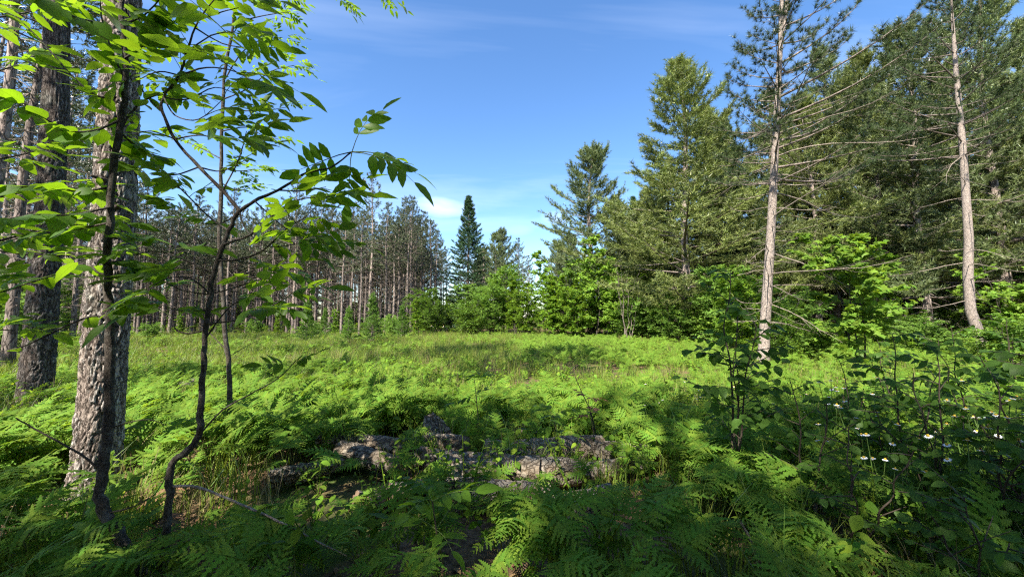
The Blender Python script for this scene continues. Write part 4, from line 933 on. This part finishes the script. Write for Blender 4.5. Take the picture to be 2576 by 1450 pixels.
# ash seedlings among the logs
def seedling(label, u, Y, h, n, length, seed, mat='ash'):
    r = random.Random(seed); b = gx(u, Y); t = thing('ash_seedling', label, 'plant', b)
    P = [Vector((0.03 * math.sin(k), 0.02 * k, h * k / 4 - (0.03 if k == 0 else 0))) for k in range(5)]
    g = G(); g.tube(P, np.linspace(0.007, 0.004, 5), 5); part('stem', g.mesh('stem', M['twig'], True), t)
    for i in range(n):
        a = i * 6.283 / n + r.uniform(-.3, .3); ash_leaf(t, P[-1 - (i % 2)], Vector((math.cos(a), math.sin(a), r.uniform(0.1, 0.5))), Vector((r.gauss(0, .2), r.gauss(0, .2), 1)), length * r.uniform(.8, 1.1), r, 3, 0.5, mat == 'ash', mat)
seedling('ash seedling with broad pale leaves among the ferns before the log pile', 1085, 2.05, 0.55, 6, 0.26, 1)
seedling('ash seedling on a thin dark stem behind the hollow stump', 1195, 4.6, 0.85, 5, 0.26, 2)
seedling('ash seedling with long leaflets spreading over the leaning log', 1400, 3.9, 0.62, 6, 0.28, 3)
seedling('withered seedling with curled brown leaves standing over the split log', 1490, 4.25, 0.75, 5, 0.2, 4, 'brownleaf')
seedling('small ash seedling growing at the foot of the crooked sapling', 560, 2.0, 0.35, 5, 0.2, 6)
# bent bare twig
tw = thing('bare_twig', 'thin bare twig with a hooked tip standing over the logs', 'twig', gx(1500, 4.6))
limb(tw, gx(1500, 4.6), [(1503, 1125), (1490, 1050), (1470, 1000), (1448, 950), (1443, 925), (1462, 915)], 4.6, 0, 0.008, 0.003, 'twig', 'stem')
tw = thing('dead_stick', 'broken pale dead stick leaning out of the grass in the corner', 'stick', gx(1905, 2.15))
limb(tw, gx(1905, 2.15), [(1925, 1480), (1905, 1400), (1885, 1350), (1862, 1310)], 2.15, 0, 0.012, 0.006, 'deadwood', 'stem')

# ------------------------------------------------------------------ logs and stump
def log(label, u0, v0, u1, v1, Y0, Y1, r, seed, cutends=(True, True)):
    rr_ = random.Random(seed); r *= 0.92; a = px(u0, v0, Y0); b = px(u1, v1, Y1); dd_ = (b - a) * 0.14; a -= dd_; b += dd_
    for p in (a, b): p.z = max(gz(p.x, p.y) + r * 0.8, min(p.z, gz(p.x, p.y) + r * 1.9))
    d = b - a; Ln = d.length; t = thing('cut_log', label, 'log', (a + b) / 2)
    nu, nv = 36, max(16, int(Ln / 0.025)); V = []
    ax = d.normalized(); s1 = ax.cross(Vector((0, 0, 1))).normalized(); s2 = s1.cross(ax)
    for i in range(nv + 1):
        f = i / nv
        for j in range(nu):
            an = j * 6.283 / nu; q = Vector((f * Ln * 5 + seed * 3.7, math.cos(an) * 1.6, math.sin(an) * 1.6)); q += 0.4 * mnoise.noise_vector(q)
            dd, _ = mnoise.voronoi(Vector((q.x * 0.7, q.y * 1.5, q.z * 1.5)))
            h = 0.013 * min(1, 3 * (dd[1] - dd[0])) + 0.010 * mnoise.noise(q * 2.5) + 0.02 * mnoise.noise(Vector((f * Ln * 2 + seed, math.cos(an), math.sin(an))))
            R_ = r * (1 + 0.12 * (0.5 - f)) + h
            V.append(ax * (f - 0.5) * Ln + (s1 * math.cos(an) + s2 * math.sin(an)) * R_ + Vector((0, 0, 0.02 * math.sin(f * 3 + seed))))
    i = np.arange(nv)[:, None] * nu; j = np.arange(nu)[None, :]; k = (j + 1) % nu
    g = G(); g.add([tuple(p) for p in V], None, np.stack([i + j, i + k, i + k + nu, i + j + nu], -1).reshape(-1, 4))
    part('bark', g.mesh('bark', M['log'], True), t)
    for e in (0, nv):
        ring = V[e * nu:(e + 1) * nu]; c = sum(ring, Vector()) / nu; sg = -1 if e == 0 else 1
        g = G(); VV = [tuple(c + ax * sg * 0.004)] + [tuple(c + (p - c) * 0.55 + ax * sg * (0.003 + rr_.uniform(-.004, .004))) for p in ring] + [tuple(c + (p - c) * 0.985 - ax * sg * 0.004) for p in ring]
        T = [(0, 1 + q, 1 + (q + 1) % nu) for q in range(nu)]; Q = [(1 + q, 1 + nu + q, 1 + nu + (q + 1) % nu, 1 + (q + 1) % nu) for q in range(nu)]
        g.add(VV, T, Q); part('cut_face', g.mesh('cut_face', M['cut']), t)
LG = [('pale barked log with a clean sawn end lying left of the stump', 830, 1115, 1000, 1100, 4.35, 4.25, .11, 1), ('short dark log crossing behind the pale sawn log', 875, 1130, 985, 1160, 4.1, 3.85, .10, 2),
      ('half buried log between the fern clump and the hollow stump', 1075, 1140, 1260, 1155, 3.95, 3.8, .105, 3), ('long grey log running under the leaning seedling', 1130, 1165, 1330, 1185, 3.65, 3.5, .11, 4),
      ('mossy grey log with peeling bark nearest the fern clump', 1180, 1215, 1360, 1255, 3.15, 3.0, .10, 5), ('leaning log propped up on the others with its butt raised', 1325, 1095, 1490, 1058, 4.1, 4.35, .125, 6),
      ('rotting split log with crumbling bark right of the leaning one', 1510, 1075, 1640, 1085, 4.3, 4.2, .10, 7), ('shadowed log lying beneath the leaning log', 1290, 1185, 1450, 1180, 3.55, 3.6, .12, 8),
      ('short weathered log end sticking out of the ferns', 915, 1265, 985, 1235, 3.0, 3.3, .09, 9), ('dark log hidden deep under the bright fern fronds', 1400, 1270, 1520, 1245, 2.95, 3.1, .09, 10),
      ('round log with its sawn end facing the clearing between the saplings', 640, 1035, 705, 1050, 5.7, 5.4, .11, 12), ('grey weathered log lying in ferns beside the thin straight ash', 425, 990, 500, 962, 7.4, 7.9, .15, 13),
      ('slim grey log lying across the mossy log nearest the ferns', 1010, 1205, 1180, 1175, 3.2, 3.6, .08, 21), ('long thin log pointing at the hollow stump from the left', 700, 1150, 850, 1130, 3.7, 4.0, .08, 22), ('thin log wedged under the rotting split log', 1450, 1130, 1600, 1110, 3.7, 4.0, .085, 23), ('grey log end poking out between two seedlings', 1060, 1100, 1160, 1110, 4.5, 4.35, .10, 24), ('short thick log lying across the end of the long grey log', 1240, 1120, 1330, 1150, 4.3, 3.95, .10, 25),
      ('small log lying behind the seedling with long leaflets', 1290, 1060, 1350, 1050, 5.0, 5.1, .1, 14)]
for a in LG: log(*a)
def stump():
    b = gx(1098, 4.55); t = thing('hollow_stump', 'dark hollow broken stump standing behind the sawn log', 'stump', b); nu, nv = 30, 14; V = []
    for i in range(nv + 1):
        for j in range(nu):
            an = j * 6.283 / nu; top = 0.30 + 0.13 * math.cos(an - 2.4) + 0.05 * mnoise.noise(Vector((math.cos(an) * 3, math.sin(an) * 3, 1))); z = -0.05 + (top + 0.05) * i / nv
            R_ = 0.15 + 0.06 * math.exp(-z * 6) + 0.02 * mnoise.noise(Vector((math.cos(an) * 4, math.sin(an) * 4, z * 3)))
            V.append((math.cos(an) * R_, math.sin(an) * R_, z))
    for i in range(6):
        for j in range(nu):
            x, y, z = V[nv * nu + j]; f = 1 - 0.12 * (i + 1); V.append((x * f, y * f, z - 0.02 - 0.045 * i))
    i = np.arange(nv + 6)[:, None] * nu; j = np.arange(nu)[None, :]; k = (j + 1) % nu
    g = G(); g.add(V, None, np.stack([i + j, i + k, i + k + nu, i + j + nu], -1).reshape(-1, 4)); part('bark', g.mesh('bark', M['log'], True), t)
stump()

# ------------------------------------------------------------------ ferns
def frond_geo(seed, npin=9):
    """triangular bracken blade, unit length along +Y; each pinna a toothed strip"""
    r = random.Random(seed); g = G(); V = []; T = []
    dz = r.uniform(0.08, 0.28); bend = r.uniform(-0.12, 0.12)
    def P(y): return Vector((bend * y * y, y, 0.06 * math.sin(y * 3) - dz * y * y))
    for i in range(npin):
        f = 0.05 + 0.93 * (i / npin) ** 0.92; l = 0.48 * (1 - f) ** 0.85 * (0.92 if i else 0.8) + 0.025
        for s in (-1, 1):
            an = R(24 + 22 * f + r.uniform(-5, 5))
            d = Vector((s * math.cos(an), math.sin(an), r.uniform(-0.15, 0.22))).normalized(); o = P(min(1, f + r.uniform(-.015, .015))); n = Vector((r.gauss(0, .18), r.gauss(0, .18), 1))
            sd = d.cross(n).normalized(); m = max(3, int(l * 17)); dp = r.uniform(0.05, 0.5); l *= r.uniform(0.88, 1.08)
            def C(t): return o + d * (l * t) - Vector((0, 0, dp * l * t * t))
            nn = 2 * m; b = len(V); sg = r.uniform(0.1, 0.3)
            for k in range(nn + 1):
                t0 = k / nn; wd = (l * 0.20 * (1 - t0) ** 0.8 + 0.007) * (r.uniform(0.95, 1.15) if k % 2 else 0.42) * (0.5 if k == 0 else 1); c = C(t0); sh = d * (l / nn * (0.35 if k % 2 else 0))
                V += [c + sh - sd * wd - Vector((0, 0, wd * sg)), c, c + sh + sd * wd - Vector((0, 0, wd * sg))]
                if k: q = b + 3 * k; T += [(q - 3, q - 2, q + 1), (q - 3, q + 1, q), (q - 2, q - 1, q + 2), (q - 2, q + 2, q + 1)]
    g.add([tuple(p) for p in V], T)
    g.tube([P(y) for y in (0, .25, .5, .75, 1)], [0.012, 0.010, 0.007, 0.005, 0.003], 3)
    return g
fr_g = [frond_geo(500 + i) for i in range(5)]
def baked(g): return (np.concatenate(g.v), np.concatenate(g.t) if g.t else np.zeros((0, 3), int), np.concatenate(g.q) if g.q else np.zeros((0, 4), int))
fr_m = [g.mesh('frond', M['fern']) for g in fr_g]
fr_b = [baked(g) for g in fr_g]
def fern_spec(seed):
    r = random.Random(seed); h = r.uniform(0.30, 0.58); lean = Vector((r.gauss(0, .08), r.gauss(0, .08), 0)); top = Vector((lean.x, lean.y, h)); mid = Vector((lean.x * .3, lean.y * .3, h * .5))
    st = [Vector((0, 0, -0.04)), mid, top]; fr = []; a = r.random() * 6.28
    for k, (da, e, s) in enumerate(((0, 14, 0.42), (1.25, 4, 0.33), (-1.25, 4, 0.33))):
        e = R(e + r.uniform(-10, 16)); az = a + da + r.uniform(-.2, .2)
        fr.append((r.randrange(5), top, Vector((math.cos(az) * math.cos(e), math.sin(az) * math.cos(e), math.sin(e))), Vector((r.gauss(0, .15), r.gauss(0, .15), 1)), s * r.uniform(.85, 1.15)))
    if r.random() < 0.5:
        az = a + r.uniform(2, 4); fr.append((r.randrange(5), mid.lerp(top, 0.5), Vector((math.cos(az), math.sin(az), 0.25)), Vector((0, 0, 1)), 0.3))
    return st, fr
specs = [fern_spec(900 + i) for i in range(9)]
FERN_LABEL = 'green bracken fern with broad triangular fronds growing in the near undergrowth'
fern_protos = []; fern_stuff = []
for i, (st, fr) in enumerate(specs):
    g = G(); g.tube(st, [0.008, 0.006, 0.005], 4); sm = g.mesh('stalk', M['fernstalk'], True)
    t = thing('bracken_fern', FERN_LABEL, 'fern', (0, -200, 0), 0, 'bracken ferns of the near undergrowth')
    part('stalk', sm, t); gg = G(); gg.tube(st, [0.008, 0.006, 0.005], 3)
    for k, p, d, n, s in fr:
        mtx = Matrix.Translation(p) @ frame(d, n) @ Matrix.Scale(s, 4); part('frond', fr_m[k], t, mtx)
        V, T, Q = fr_b[k]; A = np.array(mtx); gg.add(V @ A[:3, :3].T + A[:3, 3], T, Q)
    fern_protos.append(t); fern_stuff.append(bpy.data.objects.new('fern_variety', gg.mesh('fern_variety', M['fern'])))
brown_m = [g.mesh('frond', M['litter']) for g in fr_g]
st, fr = specs[4]; g = G(); g.tube(st, [0.007, 0.005, 0.004], 4)
wf_ = thing('withered_fern', 'withered brown bracken fern drooping among the green ones', 'fern', (0, -200, 0), 0, 'withered bracken ferns'); part('stalk', g.mesh('stalk', M['litter'], True), wf_)
for k, p, d, n, s in fr: part('frond', brown_m[k], wf_, Matrix.Translation(p) @ frame(Vector((d.x, d.y, d.z - 0.7)), n) @ Matrix.Scale(s * 0.9, 4))
rw = random.Random(31)
for _ in range(9):
    y = rw.uniform(2.6, 6.5); x = rw.uniform(-1.1, 0.9) * y
    if -1.9 < x < 1.7 and y < 5: continue
    put(wf_, (x, y, gz(x, y)), rw.uniform(0, 6.28), rw.uniform(0.5, 0.7))
def dens_log(x, y): return -1.75 < x < 1.55 and 2.5 < y < 5.0
TR = [(gx(236, 3.62), .45), (gx(95, 6.3), .45), (gx(1923, 12), .3), (gx(2474, 15.5), .35)]
def ok(x, y):
    if -4.3 < x + 1.0 * (3.6 - y) < -3.3 and 2.7 < y < 3.7: return False
    return all((x - p.x) ** 2 + (y - p.y) ** 2 > r * r for p, r in TR)
rf = random.Random(77); pts = []
def spread_pts(n, y0, y1, fn, wide=1.45, power=1.0):
    o = []; tries = 0
    while len(o) < n and tries < n * 12:
        tries += 1; y = y0 + (y1 - y0) * rf.random() ** power; x = rf.uniform(-1, 1) * (wide * y + 0.5)
        if rf.random() < (wide * y + .5) / (wide * y1 + .5) and rf.random() < fn(x, y) and ok(x, y): o.append((x, y))
    return o
def fern_d(x, y):
    d = 0.55 + 1.1 * n2(x, y, 0.45, 3)
    if dens_log(x, y): d = 0.05 + 0.2 * n2(x, y, 1.1, 5)
    if x > 0.75 * y: d *= 0.55
    if y > 8:
        g = 0.25 + 0.9 * n2(x, y, 0.25, 9) + (0.45 if x > 0.03 * y and y > 12 else 0) - (0.25 if x < 0.0 * y and y > 11 else 0)
        d = g
    return max(0.03, min(1, d))
near = spread_pts(1150, 1.8, 6.0, fern_d) + spread_pts(1500, 5.5, 10, fern_d)
far = spread_pts(11000, 9.5, 33, fern_d, 1.4)
near.sort(key=lambda p: p[0] ** 2 + p[1] ** 2)
obj_f = near[:290]; rest = near[290:] + far
def fern_scale(x, y): return (0.7 if y < 2.3 else 0.88) * (0.75 if dens_log(x, y) else 1)
for i, (x, y) in enumerate(obj_f):
    k = i % 9; s = fern_scale(x, y) * rf.uniform(0.65, 1.15); fo = put(fern_protos[k], (x, y, gz(x, y)), 0, s); 
    near_l = [(1, dens_log(x, y), 'bracken fern growing up between the cut logs of the pile', 'bracken ferns among the cut logs'), (1, (x + 3.9) ** 2 + (y - 3.4) ** 2 < 1.6, 'bracken fern spread around the foot of the flaking pine trunk', 'bracken ferns at the flaking trunk'), (1, x > 0.62 * y, 'bracken fern half hidden beneath the dark leafy shrubs', 'bracken ferns under the dark shrubs'), (1, (x + 2) ** 2 + (y - 2.2) ** 2 < 1.0, 'bracken fern crowding the bent stems of the two saplings', 'bracken ferns at the bent saplings')]
    for _, hit, lb, gp_ in near_l:
        if hit: tag(fo, lb, None, gp_); break
    fo.rotation_euler = (Matrix.Rotation(0.22, 3, Vector((0, 0, 1)).cross(Vector((SUNV.x, SUNV.y, 0))).normalized()) @ Matrix.Rotation(rf.uniform(0, 6.28), 3, 'Z') @ Euler((rf.gauss(0, .17), rf.gauss(0, .17), 0)).to_matrix()).to_euler()

def gn_scatter(name, label, cat, protos, P, scl, tilt=0.12, seed=1, lean=0.0):
    c = bpy.data.collections.new(name + '_kinds')
    for p in protos: c.objects.link(p)
    me = bpy.data.meshes.new(name); n = len(P)
    r = np.random.default_rng(seed)
    me.vertices.add(n); me.vertices.foreach_set('co', np.array([(x, y, gz(x, y)) for x, y in P], np.float32).ravel())
    ax = Vector((0, 0, 1)).cross(Vector((SUNV.x, SUNV.y, 0))).normalized(); rot = []
    for k in range(n):   # leaves turn towards the light
        m_ = Matrix.Rotation(lean * (0.6 + 0.8 * r.random()), 3, ax) @ Matrix.Rotation(r.uniform(0, 6.283), 3, 'Z') @ Euler((r.normal(0, tilt), r.normal(0, tilt), 0)).to_matrix()
        rot.append(tuple(m_.to_euler()))
    rot = np.array(rot, np.float32)
    a = me.attributes.new('rot', 'FLOAT_VECTOR', 'POINT'); a.data.foreach_set('vector', rot.ravel())
    a = me.attributes.new('scl', 'FLOAT', 'POINT'); a.data.foreach_set('value', np.asarray(scl, np.float32))
    a = me.attributes.new('idx', 'INT', 'POINT'); a.data.foreach_set('value', r.integers(0, len(protos), n).astype(np.int32))
    o = part(name, me); tag(o, label, cat, kind='stuff')
    ng = bpy.data.node_groups.new(name, 'GeometryNodeTree')
    ng.interface.new_socket('Geometry', in_out='INPUT', socket_type='NodeSocketGeometry'); ng.interface.new_socket('Geometry', in_out='OUTPUT', socket_type='NodeSocketGeometry')
    NN = ng.nodes; LL = ng.links
    gi = NN.new('NodeGroupInput'); go = NN.new('NodeGroupOutput'); ip = NN.new('GeometryNodeInstanceOnPoints'); ci = NN.new('GeometryNodeCollectionInfo')
    ci.inputs['Collection'].default_value = c; ci.inputs['Separate Children'].default_value = True; ci.inputs['Reset Children'].default_value = True
    def na(nm, ty):
        q = NN.new('GeometryNodeInputNamedAttribute'); q.data_type = ty; q.inputs['Name'].default_value = nm; return next(s for s in q.outputs if s.enabled and s.name == 'Attribute')
    LL.new(gi.outputs[0], ip.inputs['Points']); LL.new(ci.outputs[0], ip.inputs['Instance']); ip.inputs['Pick Instance'].default_value = True
    LL.new(na('idx', 'INT'), ip.inputs['Instance Index']); LL.new(na('rot', 'FLOAT_VECTOR'), ip.inputs['Rotation']); LL.new(na('scl', 'FLOAT'), ip.inputs['Scale'])
    LL.new(ip.outputs[0], go.inputs[0])
    o.modifiers.new('scatter', 'NODES').node_group = ng
    return o
gn_scatter('bracken_cover', 'bracken spreading as a green mass over the sunny clearing', 'ferns', fern_stuff, rest, [rf.uniform(0.6, 1.05) if y < 7 else rf.uniform(0.42, 0.8) for x, y in rest], 0.22, 3, 0.45)

# grass, forbs
def grass_proto(seed, n, h, spread, mat, wid=0.005):
    r = random.Random(seed); g = G()
    for i in range(n):
        a = r.random() * 6.28; o = Vector((r.gauss(0, spread), r.gauss(0, spread), -0.02)); hh = h * r.uniform(0.5, 1.15); b = r.uniform(0.1, 0.55) * hh; d = Vector((math.cos(a), math.sin(a), 0)); s = Vector((-d.y, d.x, 0)) * wid
        V = []; 
        for k, f in enumerate((0, .35, .7)):
            c = o + d * b * f * f + Vector((0, 0, hh * f * (1 - 0.15 * f))); V += [tuple(c - s * (1 - f * .6)), tuple(c + s * (1 - f * .6))]
        V.append(tuple(o + d * b + Vector((0, 0, hh * 0.85)))); g.add(V, [(4, 5, 6)], [(0, 1, 3, 2), (2, 3, 5, 4)])
    return bpy.data.objects.new('grass_tuft_kind', g.mesh('grass_tuft', M[mat]))
def forb_proto(seed, h, nl, size, mat, base=SIMPLE, st=3):
    r = random.Random(seed); g = G(); pos = []; dr = []; nr = []
    for s in range(st):
        a = r.random() * 6.28; tip = Vector((math.cos(a) * h * .25, math.sin(a) * h * .25, h * r.uniform(.7, 1)))
        g.tube([Vector((0, 0, -.02)), tip * .5, tip], [.005, .004, .002], 3)
        for i in range(nl):
            f = 0.2 + 0.8 * (i + 1) / nl; az = i * 2.4 + r.uniform(-.4, .4); pos.append(tip * f); dr.append(Vector((math.cos(az), math.sin(az), r.uniform(-.3, .5)))); nr.append(Vector((r.gauss(0, .3), r.gauss(0, .3), 1)))
    g.scatter(base, [tuple(p) for p in pos], [tuple(p) for p in dr], [tuple(p) for p in nr], np.array([size * r.uniform(.6, 1.2) for _ in pos]))
    return bpy.data.objects.new('forb_kind', g.mesh('forb', M[mat]))
gp = [grass_proto(i, 34, (0.45, 0.6, 0.35)[i], 0.10, 'grass') for i in range(3)] + [grass_proto(14, 34, 0.5, 0.1, 'grass'), grass_proto(15, 30, 0.4, 0.12, 'grass'), grass_proto(9, 16, 0.6, 0.09, 'drygrass', 0.004)]
def grass_d(x, y):
    d = 0.5 + 0.9 * n2(x, y, 0.3, 21)
    if y > 11 and x > 0.12 * y: d *= 0.5
    if y < 5: d *= 0.6
    if dens_log(x, y): d *= 0.5
    return max(0.05, min(1, d))
GP = spread_pts(1300, 1.6, 8, grass_d) + spread_pts(15000, 7, 36, grass_d, 1.4)
gn_scatter('meadow_grass', 'tall loose grass growing between the ferns across the clearing', 'grass', gp, GP, [rf.uniform(0.6, 1.2) for _ in GP], 0.12, 4)
fp = [forb_proto(i, (0.45, 0.6, 0.5, 0.4)[i], 9, (0.055, 0.065, 0.05, 0.065)[i], 'forb', ELMB[i % 3] if i % 2 else ASHB[i % 3]) for i in range(4)]
FP = spread_pts(1100, 2.2, 9, lambda x, y: max(.05, min(1, 0.4 + n2(x, y, 0.6, 40) + (0.5 if x > 0.6 * y else 0)))) + spread_pts(3800, 8, 36, lambda x, y: max(.1, min(1, .5 + n2(x, y, .25, 50) + (0.4 if x > .7 * y else 0))), 1.4)
gn_scatter('meadow_forbs', 'low leafy weeds mixed through the meadow', 'weeds', fp, FP, [rf.uniform(0.6, 1.3) for _ in FP], 0.2, 5, 0.3)
# undergrowth inside the woods
UP = [(x, y) for x, y in ((rf.uniform(-60, 60), rf.uniform(9, 70)) for _ in range(9000)) if (x < -1.0 * y or x > 0.6 * y or y > 34) and abs(x) < 1.55 * y and ok(x, y)]
gn_scatter('wood_undergrowth', 'leafy undergrowth covering the floor of the woods', 'undergrowth', fp + fern_stuff[:3], UP[:4200], [rf.uniform(0.9, 1.7) for _ in UP[:4200]], 0.12, 6)
def far_pts():
    o = []; q = random.Random(9)
    while len(o) < 420:
        y = q.uniform(58, 100); x = q.uniform(-1.5, 1.5) * y
        if -0.235 < x / y < -0.13: continue
        if q.random() < 0.5 and abs(x) < 0.5 * y and x > 0: continue
        o.append((x, y))
    return o
FWP = far_pts()
gn_scatter('far_wood', 'distant wood closing off the view behind the plantation and pines', 'wood', FARW, FWP, [rf.uniform(0.7, 1.05) for _ in FWP], 0.02, 8)
# fallen leaves
g = G(); LP = spread_pts(5200, 1.5, 9, lambda x, y: 1.0)
g.scatter(SIMPLE, np.array([(x, y, gz(x, y) + 0.012) for x, y in LP]), rng.normal(size=(len(LP), 3)) * (1, 1, .25), np.stack([rng.normal(0, .3, len(LP)), rng.normal(0, .3, len(LP)), np.ones(len(LP))], -1), rng.uniform(.04, .09, len(LP)))
tag(part('leaf_litter', g.mesh('leaf_litter', M['litter'])), 'brown fallen leaves scattered on the forest floor', 'leaves', kind='stuff')

# long grass tufts near the lower edge
for k, (u, Y, h) in enumerate(((1990, 1.9, .75), (2080, 1.75, .6), (1900, 2.0, .6), (1780, 2.5, .6), (2010, 2.4, .8))):
    g = G(); q = grass_proto(300 + k, 26, h, 0.06, 'grass', 0.004); b = gx(u, Y)
    o = part('grass_tuft', q.data); o.location = b; o['kind'] = 'stuff'; tag(o, 'tuft of long arching grass blades at the edge of the dark shrubs', 'grass', 'long grass tufts')
# daisies
def daisy():
    t = thing('daisy', 'white daisy on a tall thin stem among the dark shrubs and ferns', 'flower', (0, -200, 0), 0, 'daisies in the clearing')
    g = G(); g.tube([(0, 0, -.02), (.01, .01, .3), (.0, .02, .6)], [.003, .0025, .002], 4); part('stem', g.mesh('stem', M['green'], True), t)
    g = G(); n = 16; a = np.arange(n) * 6.283 / n
    g.scatter(simple_base(0.17), np.tile([0, .02, .602], (n, 1)), np.stack([np.cos(a), np.sin(a), np.full(n, -.05)], -1), np.tile([0, 0, 1.], (n, 1)), .018); part('petal_ring', g.mesh('petal_ring', M['white']), t, kind='stuff')
    g = G(); g.tube([(0, .02, .598), (0, .02, .604), (0, .02, .610), (0, .02, .612)], [.003, .007, .005, .001], 8); part('disc', g.mesh('disc', M['yellow'], True), t)
    return t
dz_ = daisy(); rd = random.Random(8)
for (u, v, su, sv, n, h) in ((2155, 985, 55, 30, 30, .78), (2510, 1035, 75, 40, 44, .85), (2240, 1075, 90, 30, 22, .75), (1720, 975, 90, 30, 16, .55), (1960, 1000, 90, 30, 14, .55), (740, 830, 50, 6, 12, .7), (1110, 832, 60, 6, 14, .7)):
    for i in range(n):
        uu, vv = rd.gauss(u, su * .6), rd.gauss(v, sv * .6)
        if vv < 822: vv = 822 + rd.random() * 8
        Y = (CAMZ - h) * FPX / max(14, vv - 800); Y = min(Y, 34); s = h / .6 * (1 if Y < 12 else 1.6)
        do = put(dz_, gx(uu, Y), 0, s * rd.uniform(.8, 1.1)); do.rotation_euler = (rd.gauss(0, .2), rd.gauss(0, .2), rd.uniform(0, 6.28))
